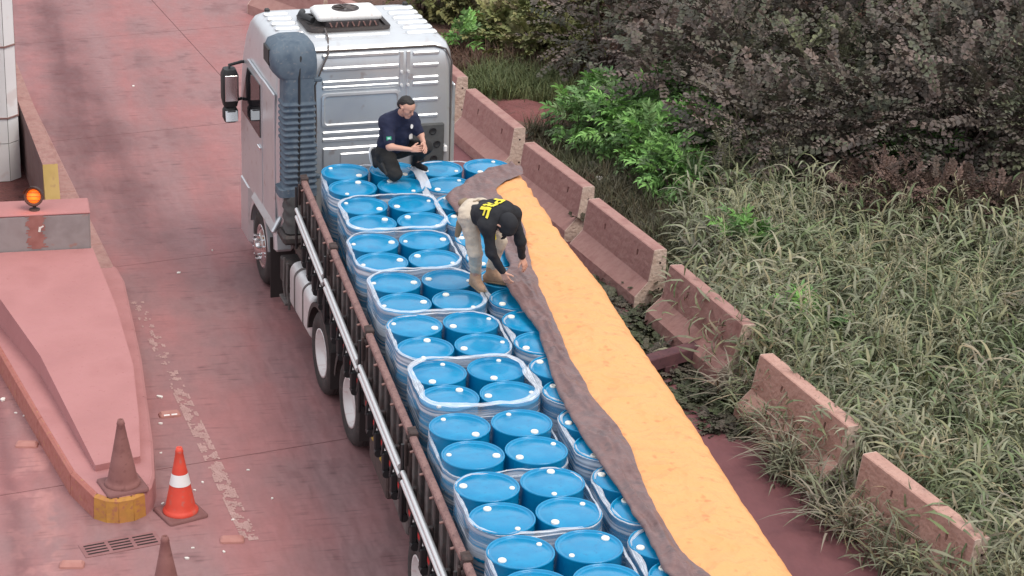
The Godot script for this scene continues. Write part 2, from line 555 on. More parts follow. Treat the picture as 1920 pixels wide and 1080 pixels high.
func road_texture() -> ImageTexture:
	# 12.5 m across (x -7 .. 5.5) by 40 m along (z -33 .. 7)
	var w := 800
	var h := 2048
	var big := noise(101, 0.008, 4).get_image(w, h).get_data()
	var mid := noise(102, 0.035, 4).get_image(w, h).get_data()
	var fine := noise(103, 0.25, 2).get_image(w, h).get_data()
	var s_im := noise(104, 0.06, 4).get_image(400, 40)
	s_im.resize(w, h, Image.INTERPOLATE_CUBIC)
	var along := s_im.get_data()
	var g_im := noise(105, 0.3, 3).get_image(70, 2048)
	g_im.resize(w, h, Image.INTERPOLATE_CUBIC)
	var across := g_im.get_data()
	var out := PackedByteArray()
	out.resize(w * h * 3)
	var dust := Vector3(.325, .140, .140)
	var grey := Vector3(.285, .160, .162)
	var dark := Vector3(.135, .052, .056)
	var maroon := Vector3(.165, .062, .068)
	for j in h:
		var z := -33.0 + 40.0 * j / h
		var shift := (z + 12.0) * 0.085   # traffic runs a little askew of the trailer
		var far := clampf((-z - 9.0) / 8.0, 0.0, 1.0)
		for i in w:
			var k := j * w + i
			var x := -7.0 + 12.5 * i / w
			var u := x - shift
			var nb := big[k] / 255.0
			var nm := mid[k] / 255.0
			var al := along[k] / 255.0
			var ac := across[k] / 255.0
			var c := dust.lerp(grey, clampf(nb * 1.6 - 0.35 + (al - 0.5) * 0.7, 0, 1))
			var t1 := exp(-pow((u + 2.85) / 0.72, 2.0)) * (0.15 + 0.75 * far)
			var t2 := exp(-pow((u + 1.55) / 0.30, 2.0)) * (0.55 - 0.3 * far)
			var dk := (t1 + t2) * clampf((al * 0.45 + nb * 0.65) * 1.7 - 0.35, 0, 1)
			c = c.lerp(dark, clampf(dk, 0, 0.85))
			var gr := exp(-pow((u + 2.25) / 0.35, 2.0)) * 0.55
			c = c.lerp(grey * 1.12, gr * clampf(al * 1.4 - 0.1, 0, 1))
			if x < -4.3 and z > -9.5:
				var gut := exp(-pow((x + 5.0 - (z + 3.2) * 0.045) / 0.11, 2.0))
				c = c.lerp(dark * 1.25, gut * 0.6)
				var pale := clampf((nm * 0.8 + al * 0.5 - 0.72) * 7.0, 0, 1) * clampf(1.0 - absf(x + 4.75) / 0.5, 0, 1)
				c = c.lerp(Vector3(.42, .20, .19), pale * 0.7)
			var rd := clampf((x - 1.6) / 0.5 + (nm - 0.5), 0, 1)
			c = c.lerp(maroon, rd)
			var blot := clampf((nb * 0.5 + nm * 0.6 - 0.66) * 5.0, 0, 1)
			c = c.lerp(dark, blot * 0.4)
			c *= 0.86 + 0.20 * nm + 0.10 * (fine[k] / 255.0)
			if ac > 0.62 and x < 1.6:
				c *= 1.0 - 0.34 * clampf((ac - 0.62) * 6.0, 0, 1) * clampf(nm * 2.2 - 0.75, 0, 1)
			var col := Color(c.x, c.y, c.z).linear_to_srgb()
			out[k * 3] = col.r8
			out[k * 3 + 1] = col.g8
			out[k * 3 + 2] = col.b8
	var im := Image.create_from_data(w, h, false, Image.FORMAT_RGB8, out)
	return ImageTexture.create_from_image(im)

func build_road() -> void:
	var road := Node3D.new()
	road.name = "road"
	road.set_meta("kind", "structure")
	add_child(road)
	var m := StandardMaterial3D.new()
	m.albedo_texture = road_texture()
	m.roughness = 0.86
	m.normal_enabled = true
	m.normal_texture = bump(107, 0.12, 3.0, 512)
	m.normal_scale = 0.25
	var st := ST()
	bx(st, Vector3(-14, -0.06, -13), Vector3(30, 0.06, 44))
	obj("joint_filler", st, M.rubber_dark, road)
	var polys := [PackedVector2Array([Vector2(-28, -34), Vector2(0.7, -34), Vector2(barrier_x(7) + 0.28, 8), Vector2(-28, 8)])]
	var cuts := []
	for k in 2:
		var o := k * 7.3
		cuts.append([Vector2(-1.88 + o, -25.73), Vector2(-0.96 + o, -19.63)])
	for z in [-28.8, -23.0, -17.3, -11.6, -5.3, 0.6]:
		cuts.append([Vector2(-4.0, z), Vector2(-4.0 + 4.87, z - 1.0)])
	for c in cuts:
		var d: Vector2 = (c[1] - c[0]).normalized()
		var n := Vector2(-d.y, d.x)
		var next := []
		for p in polys:
			for s in [1.0, -1.0]:
				var a: Vector2 = c[0] - d * 90.0 + n * s * 0.006
				var b: Vector2 = c[0] + d * 90.0 + n * s * 0.006
				var half := PackedVector2Array([a, b, b + n * s * 90.0, a + n * s * 90.0])
				for r in Geometry2D.intersect_polygons(p, half):
					next.append(r)
		polys = next
	for p in polys:
		if Geometry2D.triangulate_polygon(p).is_empty():
			continue
		var s := ST()
		s.set_smooth_group(-1)
		if Geometry2D.is_polygon_clockwise(p):
			p.reverse()
		var id := Geometry2D.triangulate_polygon(p)
		var lift := rng.randf_range(-0.004, 0.0)
		for i in range(0, id.size(), 3):
			var q := [p[id[i]], p[id[i + 1]], p[id[i + 2]]]
			var v := []
			for e in q:
				v.append(Vector3(e.x, lift, e.y))
			if (v[2] - v[0]).cross(v[1] - v[0]).y < 0.0:
				v.reverse()
			for e in v:
				s.set_uv(Vector2((e.x + 7.0) / 12.5, (e.z + 33.0) / 40.0))
				s.add_vertex(e)
		for i in p.size():
			var a: Vector2 = p[i]
			var b: Vector2 = p[(i + 1) % p.size()]
			s.set_uv(Vector2((a.x + 7.0) / 12.5, (a.y + 33.0) / 40.0))
			quad(s, Vector3(a.x, lift, a.y), Vector3(b.x, lift, b.y), Vector3(b.x, -0.035, b.y), Vector3(a.x, -0.035, a.y), Vector3(b.y - a.y, 0, a.x - b.x))
		s.generate_normals()
		s.generate_tangents()
		inst("slab", s.commit(), m, road)
	# worn edge line, what is left of the paint
	st = ST()
	st.set_smooth_group(-1)
	var A := Vector3(-3.30, 0, -10.4)
	var B := Vector3(-2.60, 0, -3.55)
	var dir := (B - A).normalized()
	var side := Vector3(dir.z, 0, -dir.x)
	var pn := noise(110, 0.9, 3)
	var L := A.distance_to(B)
	var cell := 0.022
	for i in int(L / cell):
		var f := i * cell / L
		for k in 8:
			var o := (k - 3.5) * cell
			var keep := pn.get_noise_2d(i * 0.10, k * 0.16) + rng.randf_range(-0.14, 0.14)
			if keep > 0.10:
				continue
			if f < 0.42 and keep > -0.22:
				continue
			var c := A + dir * (i * cell) + side * o + Vector3.UP * 0.004
			var j := Vector3(rng.randf_range(-0.004, 0.004), 0, rng.randf_range(-0.004, 0.004))
			quad(st, c + (dir + side) * cell * 0.5 + j, c + (dir - side) * cell * 0.5 + j, c - (dir + side) * cell * 0.5 + j, c - (dir - side) * cell * 0.5 + j, Vector3.UP)
	structure("road_marking", st, M.line_paint)

# ------------------------------------------------------------------ traffic island on the left
func build_island() -> void:
	var out := PackedVector2Array([Vector2(-3.52, -11.02), Vector2(-3.45, -10.5), Vector2(-3.42, -8.0), Vector2(-3.47, -5.6), Vector2(-3.52, -4.75), Vector2(-3.57, -4.5), Vector2(-3.66, -4.34), Vector2(-3.79, -4.24), Vector2(-3.95, -4.21), Vector2(-4.08, -4.25), Vector2(-4.2, -4.36), Vector2(-4.42, -4.95), Vector2(-4.72, -6.4), Vector2(-5.14, -8.5), Vector2(-5.66, -11.02)])
	var isl := thing("traffic_island", "long dusty kerbed traffic island with a rounded yellow and red painted nose", "traffic island")
	# body of the kerb as a prism lying on the ground: local xy -> world x, z
	var flat := Transform3D(Basis(Vector3(1, 0, 0), Vector3(0, 0, 1), Vector3(0, 1, 0)), Vector3.ZERO)
	var inner: PackedVector2Array = Geometry2D.offset_polygon(out, -0.05)[0]
	var st := ST()
	prism(st, inner, -0.03, 0.28, flat)
	obj("island_top", st, M.pink_concrete, isl)
	# kerb faces, one stone at a time
	var n := out.size()
	for i in n - 1:
		var a := out[i]
		var b := out[i + 1]
		var L := a.distance_to(b)
		var m := int(max(1, round(L / 1.0)))
		for k in m:
			var p := a.lerp(b, float(k) / m)
			var q := a.lerp(b, float(k + 1) / m)
			var d := (q - p).normalized()
			var nn := Vector2(d.y, -d.x)
			if nn.dot(p - Vector2(-4.3, -9)) < 0.0:
				nn = -nn
			if m > 1 or L > 0.5:
				p += d * 0.004
				q -= d * 0.004
			var s := ST()
			var prof := [[-0.07, -0.03], [0.015, -0.03], [0.0, 0.25], [-0.03, 0.277], [-0.07, 0.277]]
			s.set_smooth_group(-1)
			for e in prof.size():
				var f: Array = prof[e]
				var g: Array = prof[(e + 1) % prof.size()]
				var P0 := Vector3(p.x + nn.x * f[0], f[1], p.y + nn.y * f[0])
				var P1 := Vector3(q.x + nn.x * f[0], f[1], q.y + nn.y * f[0])
				var P2 := Vector3(q.x + nn.x * g[0], g[1], q.y + nn.y * g[0])
				var P3 := Vector3(p.x + nn.x * g[0], g[1], p.y + nn.y * g[0])
				var cen := Vector3((p.x + q.x) * 0.5 - nn.x * 0.03, 0.12, (p.y + q.y) * 0.5 - nn.y * 0.03)
				quad(s, P0, P1, P2, P3, (P0 + P2) * 0.5 - cen)
			for e in [[p, -1.0], [q, 1.0]]:
				var o: Vector2 = e[0]
				var w := []
				for f in prof:
					w.append(Vector3(o.x + nn.x * f[0], f[1], o.y + nn.y * f[0]))
				for f in range(1, prof.size() - 1):
					tri(s, w[0], w[f], w[f + 1], Vector3(d.x, 0, d.y) * e[1])
			obj("kerb_stone", s, M.kerb_yellow if i >= 6 and i <= 9 else (M.pink_concrete if i < 6 else M.kerb_red), isl)
	# sloping concrete wedge
	var wd := thing("concrete_wedge", "pink dusty concrete wedge sloping down from grey block towards cones", "crash wedge")
	var wp := [Vector2(-5.40, -10.44), Vector2(-5.07, -9.1), Vector2(-4.64, -7.55), Vector2(-4.15, -4.92), Vector2(-3.65, -5.06), Vector2(-3.60, -5.9), Vector2(-3.57, -7.2), Vector2(-3.67, -8.8), Vector2(-3.85, -10.44)]
	st = ST()
	var hy := func(p: Vector2) -> float: return 0.355 + 0.425 * clampf((-5.0 - p.y) / 5.44, 0, 1)
	var cen := Vector2(-4.2, -7.6)
	var tops := []
	for k in wp.size():
		tops.append(Vector3(wp[k].x, hy.call(wp[k]), wp[k].y))
	st.set_smooth_group(-1)
	var tp := PackedVector2Array(wp)
	var id := Geometry2D.triangulate_polygon(tp)
	for i in range(0, id.size(), 3):
		tri(st, tops[id[i]], tops[id[i + 1]], tops[id[i + 2]], Vector3.UP)
	for k in wp.size():
		var a: Vector2 = wp[k]
		var b: Vector2 = wp[(k + 1) % wp.size()]
		var nn := (a + b) * 0.5 - cen
		quad(st, Vector3(a.x, hy.call(a), a.y), Vector3(b.x, hy.call(b), b.y), Vector3(b.x, 0.27, b.y), Vector3(a.x, 0.27, a.y), Vector3(nn.x, 0, nn.y))
	obj("ramp", st, M.pink_concrete, wd)
	# grey block behind the wedge
	var bk := thing("concrete_block", "grey painted concrete block with pink dusty top at the head of wedge", "concrete block")
	st = ST()
	bx(st, Vector3(-5.55, 0.61, -10.73), Vector3(3.36, 1.30, 0.54), Basis(), 0.02)
	obj("block_body", st, M.grey_paint, bk)
	st = ST()
	bx(st, Vector3(-5.55, 1.268, -10.73), Vector3(3.37, 0.03, 0.55), Basis(), 0.012)
	obj("dusty_top", st, M.pink_concrete, bk)
	# stain of red dust that ran down the face, and a scrap of paper stuck to it
	st = ST()
	st.set_smooth_group(-1)
	for k in 26:
		var y0 := 0.80 + k * 0.018
		var half := 0.06 + 0.05 * absf(sin(k * 1.7)) + 0.03 * rng.randf()
		var cx := -4.57 + 0.02 * sin(k * 0.9)
		quad(st, Vector3(cx - half, y0, -10.456), Vector3(cx + half, y0, -10.456), Vector3(cx + half * 0.95, y0 + 0.0185, -10.456), Vector3(cx - half * 0.95, y0 + 0.0185, -10.456), Vector3(0, 0, 1))
	obj("rust_stain", st, M.rust, bk)
	st = ST()
	bx(st, Vector3(-4.50, 1.10, -10.452), Vector3(0.07, 0.02, 0.004), Basis(Vector3(0, 0, 1), 0.5))
	bx(st, Vector3(-4.52, 1.07, -10.4515), Vector3(0.03, 0.07, 0.004), Basis(Vector3(0, 0, 1), -0.2))
	obj("paper_scrap", st, M.litter, bk)
	# amber beacon on the block
	var lamp := thing("warning_beacon", "round amber warning lamp glowing on top of the grey block", "warning lamp", Vector3(-4.57, 1.283, -10.62))
	st = ST()
	lathe(st, [Vector2(0.07, 0), Vector2(0.07, 0.015), Vector2(0.025, 0.03), Vector2(0.02, 0.09), Vector2(0.0, 0.09)], 14)
	obj("stand", st, M.frame_brown, lamp)
	var back := Transform3D(Basis(Vector3(1, 0, 0), -PI * 0.5 + 0.25).rotated(Vector3.UP, PI + 0.25), Vector3(0, 0.19, 0))
	var fw := Vector3(-0.22, 0.24, 1.0).normalized()
	var B := ortho(fw)
	var xf := Transform3D(Basis(B.x, fw, B.x.cross(fw)), Vector3(0, 0.19, 0))
	st = ST()
	lathe(st, [Vector2(0, -0.09), Vector2(0.06, -0.085), Vector2(0.105, -0.04), Vector2(0.125, 0.0), Vector2(0.130, 0.04), Vector2(0.118, 0.045), Vector2(0.094, 0.042), Vector2(0.092, 0.015)], 22, xf)
	obj("housing", st, M.frame_brown, lamp)
	st = ST()
	for k in 9:
		var t0 := PI * (0.08 + 0.84 * k / 9.0)
		var t1 := PI * (0.08 + 0.84 * (k + 1) / 9.0)
		st.set_smooth_group(0)
		var a := xf * Vector3(cos(t0) * 0.131, 0.0, -sin(t0) * 0.131)
		var b := xf * Vector3(cos(t1) * 0.131, 0.0, -sin(t1) * 0.131)
		var flip := 1.0 if (xf.basis * Vector3(0, 0, -1)).y > 0 else -1.0
		a = xf * Vector3(cos(t0) * 0.131, 0.0, -sin(t0) * 0.131 * flip)
		b = xf * Vector3(cos(t1) * 0.131, 0.0, -sin(t1) * 0.131 * flip)
		quad(st, a, b, b + fw * 0.11, a + fw * 0.11, Vector3.UP)
	obj("visor", st, M.frame_brown, lamp)
	st = ST()
	lathe(st, [Vector2(0.092, 0.018), Vector2(0.075, 0.032), Vector2(0.04, 0.04), Vector2(0.0, 0.042)], 22, xf)
	var lm := mat(lin(.75, .22, .03), 0.3)
	lm.emission_enabled = true
	lm.emission = Color(1.0, 0.42, 0.06)
	lm.emission_energy_multiplier = 0.5
	obj("lens", st, lm, lamp)
	st = ST()
	for k in 3:
		var yy := -0.05 + k * 0.05
		var hw := sqrt(max(0.0, 0.092 * 0.092 - yy * yy))
		var c := xf * Vector3(0, 0.046, yy)
		cyl(st, c - B.x * hw, c + B.x * hw, 0.003, 0.003, 6)
	obj("lens_guard", st, M.frame_brown, lamp)
	var ol := OmniLight3D.new()
	ol.name = "beacon_glow"
	ol.light_color = Color(1.0, 0.5, 0.12)
	ol.light_energy = 0.03
	ol.light_size = 0.09
	ol.omni_range = 6.0
	ol.omni_attenuation = 2.0
	ol.shadow_enabled = true
	ol.position = xf * Vector3(0, 0.12, 0)
	lamp.add_child(ol)
	# narrow kerb strip on the road side of the wall
	var ks := thing("kerb_strip", "narrow dusty kerb strip running along the foot of the low wall", "kerb")
	for k in 8:
		var p := Vector3(-3.56, 0, -11.06).lerp(Vector3(-4.55, 0, -20.0), k / 8.0)
		var q := Vector3(-3.56, 0, -11.06).lerp(Vector3(-4.55, 0, -20.0), (k + 1) / 8.0)
		var sk := ST()
		var dd := (p - q).normalized()
		bx(sk, (p + q) * 0.5 + Vector3(-0.10, 0.06, 0), Vector3(0.30, 0.20, p.distance_to(q) - 0.008), Basis(Vector3.UP.cross(dd), Vector3.UP, dd), 0.02)
		obj("kerb_stone", sk, M.concrete_dusty, ks)
	# dirt floor behind the block: shade put into its depth and dark colour
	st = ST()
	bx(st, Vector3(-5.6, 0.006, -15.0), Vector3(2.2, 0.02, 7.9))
	structure("shade_floor", st, M.dirt)
	var bo := thing("shade_booth", "unseen white tollbooth added to shade the floor behind the grey block", "shade_booth")  # unseen walls and roof, added to darken the floor behind the block
	for k in 4:
		st = ST()
		bx(st, Vector3(-6.35, 1.6, -12.2 - k * 1.9), Vector3(0.12, 3.2, 1.88), Basis(), 0.01)
		obj("wall_panel", st, M.white_panel, bo)
	st = ST()
	bx(st, Vector3(-6.2, 3.3, -15.0), Vector3(1.9, 0.2, 8.4), Basis(), 0.03)
	obj("shade_booth_roof", st, M.white_panel, bo)
	# low wall with a yellow end
	var wl := thing("low_wall", "low dusty concrete wall with a yellow painted end behind grey block", "wall")
	var e0 := Vector3(-4.28, 0, -13.25)
	var e1 := Vector3(-4.72, 0, -18.4)
	var wd2 := (e1 - e0).normalized()
	var ws := Vector3(-wd2.z, 0, wd2.x)
	st = ST()
	st.set_smooth_group(-1)
	var up := Vector3.UP
	var a0 := e0 + ws * 0.105
	var a1 := e0 - ws * 0.105
	var b0 := e1 + ws * 0.105
	var b1 := e1 - ws * 0.105
	quad(st, a0, b0, b0 + up, a0 + up, ws)
	quad(st, a1, b1, b1 + up, a1 + up, -ws)
	quad(st, b0, b1, b1 + up, b0 + up, wd2)
	obj("wall_body", st, M.wall_grey, wl)
	st = ST()
	st.set_smooth_group(-1)
	quad(st, a0 + up, b0 + up, b1 + up, a1 + up, up)
	obj("coping", st, M.concrete_dusty, wl)
	st = ST()
	st.set_smooth_group(-1)
	var toe := -wd2 * 0.32
	quad(st, a0 + up, a1 + up, a1 + toe, a0 + toe, -wd2)
	tri(st, a0 + up, a0 + toe, a0, ws)
	tri(st, a1 + up, a1 + toe, a1, -ws)
	obj("painted_end", st, M.yellow_paint, wl)
	# white clad column
	var col := thing("clad_column", "tall white panelled column standing beside low wall", "column", Vector3(-5.24, 0, -15.95))
	var rr := func(g: float) -> PackedVector2Array:
		var h := 0.58 - g
		var c := 0.16
		return PackedVector2Array([Vector2(h, -h + c), Vector2(h, h - c), Vector2(h - c, h), Vector2(-h + c, h), Vector2(-h, h - c), Vector2(-h, -h + c), Vector2(-h + c, -h), Vector2(h - c, -h)])
	st = ST()
	loft(st, [ring_y(rr.call(0.02), -0.02), ring_y(rr.call(0.02), 5.9)], true, false)
	obj("core", st, M.frame_brown, col)
	var edges := [0.02, 0.62, 1.02, 2.12, 3.22, 4.32, 5.42, 5.9]
	for k in edges.size() - 1:
		var poly: PackedVector2Array = rr.call(0.0)
		var inn: PackedVector2Array = rr.call(0.03)
		for f in 8:
			st = ST()
			st.set_smooth_group(-1)
			var p0 := poly[f]
			var p1 := poly[(f + 1) % 8]
			var mid := (p0 + p1) * 0.5
			var d := (p1 - p0).normalized() * 0.004
			p0 += d
			p1 -= d
			var ya: float = edges[k] + 0.006
			var yb: float = edges[k + 1] - 0.006
			var inward := -mid.normalized() * 0.015
			var V := func(p: Vector2, y: float, off: Vector2) -> Vector3: return Vector3(p.x + off.x, y, p.y + off.y)
			quad(st, V.call(p0, ya, Vector2.ZERO), V.call(p1, ya, Vector2.ZERO), V.call(p1, yb, Vector2.ZERO), V.call(p0, yb, Vector2.ZERO), Vector3(mid.x, 0, mid.y))
			for yy in [ya, yb]:
				quad(st, V.call(p0, yy, Vector2.ZERO), V.call(p1, yy, Vector2.ZERO), V.call(p1, yy, inward), V.call(p0, yy, inward), Vector3(0, 1 if yy == yb else -1, 0))
			obj("panel", st, M.white_panel, col)
	# steel bands
	for y in [1.02, 2.12]:
		st = ST()
		loft(st, [ring_y(rr.call(-0.012), y - 0.012), ring_y(rr.call(-0.012), y + 0.012)], true, false)
		obj("band", st, M.rail_brown, col)

# ------------------------------------------------------------------ concrete barriers on the right
func barrier(end: Vector3, turn: float, tilt: float, label: String, length := 2.1) -> void:
	# origin: foot of the end face nearest the tail of the trailer, under its back edge
	var t := thing("concrete_barrier", label, "barrier", end, turn, "concrete barriers along the verge")
	t.rotation.z = tilt
	var prof := PackedVector2Array([Vector2(0.0, 0), Vector2(0.0, 0.80), Vector2(-0.015, 0.81), Vector2(-0.17, 0.81), Vector2(-0.185, 0.80), Vector2(-0.25, 0.36), Vector2(-0.44, 0.17), Vector2(-0.45, 0.0)])
	var holes := [-0.45, -length + 0.62]
	# body as a CSG-free loft: front face is divided so that the lifting slots are real recesses
	var st := ST()
	st.set_smooth_group(-1)
	var zs := [-0.012, -length]
	for k in prof.size():
		var a := prof[k]
		var b := prof[(k + 1) % prof.size()]
		var n := Vector3(-(b.y - a.y), b.x - a.x, 0)
		var cen := Vector3(-0.15, 0.35, 0)
		var mid := Vector3((a.x + b.x) * 0.5, (a.y + b.y) * 0.5, 0)
		if n.dot(mid - cen) < 0.0:
			n = -n
		if k == 4:
			# sloping upper face with two slots
			var cuts := [zs[0]]
			for h in holes:
				cuts.append(h + 0.022)
				cuts.append(h - 0.022)
			cuts.append(zs[1])
			var f0 := 0.30
			var f1 := 0.50
			var pa := a.lerp(b, f0)
			var pb := a.lerp(b, f1)
			for c in cuts.size() - 1:
				var z0: float = cuts[c]
				var z1: float = cuts[c + 1]
				if c % 2 == 0:
					quad(st, Vector3(a.x, a.y, z0), Vector3(a.x, a.y, z1), Vector3(b.x, b.y, z1), Vector3(b.x, b.y, z0), n)
				else:
					quad(st, Vector3(a.x, a.y, z0), Vector3(a.x, a.y, z1), Vector3(pa.x, pa.y, z1), Vector3(pa.x, pa.y, z0), n)
					quad(st, Vector3(pb.x, pb.y, z0), Vector3(pb.x, pb.y, z1), Vector3(b.x, b.y, z1), Vector3(b.x, b.y, z0), n)
					var dp := Vector3(0.07, 0, 0)
					var c0 := Vector3(pa.x, pa.y, z0)
					var c1 := Vector3(pa.x, pa.y, z1)
					var c2 := Vector3(pb.x, pb.y, z1)
					var c3 := Vector3(pb.x, pb.y, z0)
					quad(st, c0, c1, c1 + dp, c0 + dp, Vector3.DOWN)
					quad(st, c3, c2, c2 + dp, c3 + dp, Vector3.UP)
					quad(st, c0, c3, c3 + dp, c0 + dp, Vector3(0, 0, -1))
					quad(st, c1, c2, c2 + dp, c1 + dp, Vector3(0, 0, 1))
					quad(st, c0 + dp, c1 + dp, c2 + dp, c3 + dp, n)
			continue
		quad(st, Vector3(a.x, a.y, zs[0]), Vector3(a.x, a.y, zs[1]), Vector3(b.x, b.y, zs[1]), Vector3(b.x, b.y, zs[0]), n)
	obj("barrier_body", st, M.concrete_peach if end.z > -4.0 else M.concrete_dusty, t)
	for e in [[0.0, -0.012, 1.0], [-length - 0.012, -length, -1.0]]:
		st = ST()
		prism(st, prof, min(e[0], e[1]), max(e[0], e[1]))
		obj("end_face", st, M.concrete_lit_end, t)  # paler than the dusty front: light on end faces put into the colour
		for hy in [0.25, 0.62]:
			st = ST()
			var z0: float = max(e[0], 0.0) + 0.002 if e[2] > 0 else e[0] - 0.002
			cyl(st, Vector3(-0.09, hy, z0 - 0.004 * e[2]), Vector3(-0.09, hy, z0), 0.016, 0.016, 8)
			obj("dowel_hole", st, M.grate_dark, t)

func build_barriers() -> void:
	var b := [
		[2.64, -17.36, 0.13, 0.0, "dusty concrete barrier half hidden behind the silver truck cab"],
		[2.97, -14.62, 0.157, 0.0, "dusty concrete barrier beside the cab, just before the folded tarpaulin end"],
		[3.34, -11.85, 0.184, 0.0, "dusty concrete barrier with two lifting slots beside the bending man"],
		[3.66, -9.28, 0.178, 0.0, "dusty concrete barrier with creeper on its pale end, before the timber beam"],
		[3.96, -6.62, 0.15, -0.08, "tilted concrete barrier behind the timber beam, grass hanging over it"],
		[4.24, -3.66, 0.158, -0.05, "concrete barrier sunk in long grass next to the tilted one"],
		[4.62, -0.95, 0.20, 0.0, "concrete barrier almost buried in long grass near the trailer tail"],
		[2.16, -20.9, 0.42, 0.0, "dusty concrete barrier standing ahead of the truck cab"],
		[1.25, -22.95, 0.5, 0.0, "farther dusty concrete barrier ahead of the truck cab, at the bend"]]
	for e in b:
		barrier(Vector3(e[0], 0, e[1]), e[2], e[3], e[4])

# ------------------------------------------------------------------ wheels
func wheel(parent: Node3D, at: Vector3, side: float, front := false, dual := false) -> void:
	# axis along x; side -1 = outer face towards -x
	var w := Node3D.new()
	w.name = "wheel"
	parent.add_child(w, true)
	w.position = at
	var xf := Transform3D(Basis(Vector3(0, 1, 0), Vector3(side, 0, 0), Vector3(0, 0, side)), Vector3.ZERO)
	if side > 0:
		xf.basis = Basis(Vector3(0, 1, 0), Vector3(1, 0, 0), Vector3(0, 0, -1))
	var width := 0.30
	for d in (2 if dual else 1):
		var o := -0.34 * d
		var st := ST()
		var pr := [Vector2(0.30, o - width), Vector2(0.46, o - width + 0.01), Vector2(0.505, o - width + 0.04), Vector2(0.52, o - width + 0.08)]
		# tread grooves round the tyre
		for k in 4:
			var y := o - width + 0.09 + k * 0.034
			pr.append_array([Vector2(0.52, y), Vector2(0.508, y + 0.004), Vector2(0.508, y + 0.012), Vector2(0.52, y + 0.016)])
		pr.append_array([Vector2(0.52, o - 0.08), Vector2(0.505, o - 0.035), Vector2(0.46, o - 0.005), Vector2(0.40, o), Vector2(0.31, o - 0.015), Vector2(0.295, o - 0.04)])
		lathe(st, pr, 40, xf)
		obj("tyre", st, M.tyre, w)
	var st2 := ST()
	if front:
		lathe(st2, [Vector2(0.30, -0.05), Vector2(0.305, -0.012), Vector2(0.275, -0.015), Vector2(0.26, -0.05), Vector2(0.20, 0.01), Vector2(0.15, 0.03), Vector2(0.12, 0.035), Vector2(0.11, 0.075), Vector2(0.0, 0.085)], 28, xf)
		obj("rim", st2, M.chrome, w)
		for k in 10:
			st2 = ST()
			var a := TAU * k / 10.0
			var p := xf * Vector3(cos(a) * 0.168, 0.02, sin(a) * 0.168)
			cyl(st2, p, p + xf.basis.y * 0.055, 0.019, 0.015, 8)
			obj("wheel_nut", st2, M.chrome, w)
	else:
		lathe(st2, [Vector2(0.30, -0.06), Vector2(0.305, -0.012), Vector2(0.28, -0.014), Vector2(0.262, -0.10), Vector2(0.16, -0.13), Vector2(0.155, -0.10), Vector2(0.11, -0.085), Vector2(0.0, -0.07)], 28, xf)
		obj("rim", st2, M.rim_white, w)

func fender_arc(c: Vector3, r: float, x0: float, x1: float, a0: float, a1: float) -> SurfaceTool:
	var st := ST()
	st.set_smooth_group(0)
	var n := 14
	for k in n:
		var t0: float = lerp(a0, a1, float(k) / n)
		var t1: float = lerp(a0, a1, float(k + 1) / n)
		for e in [[r, 1.0], [r - 0.025, -1.0]]:
			var p0 := c + Vector3(0, sin(t0) * e[0], cos(t0) * e[0])
			var p1 := c + Vector3(0, sin(t1) * e[0], cos(t1) * e[0])
			quad(st, Vector3(x0, p0.y, p0.z), Vector3(x1, p0.y, p0.z), Vector3(x1, p1.y, p1.z), Vector3(x0, p1.y, p1.z), ((p0 + p1) * 0.5 - c) * e[1])
	st.set_smooth_group(-1)
	for k in n:
		var t0: float = lerp(a0, a1, float(k) / n)
		var t1: float = lerp(a0, a1, float(k + 1) / n)
		for e in [[x0, -1.0], [x1, 1.0]]:
			var d0 := Vector3(0, sin(t0), cos(t0))
			var d1 := Vector3(0, sin(t1), cos(t1))
			var b := Vector3(e[0], c.y, c.z)
			quad(st, b + d0 * r, b + d1 * r, b + d1 * (r - 0.06), b + d0 * (r - 0.06), Vector3(e[1], 0, 0))
	return st

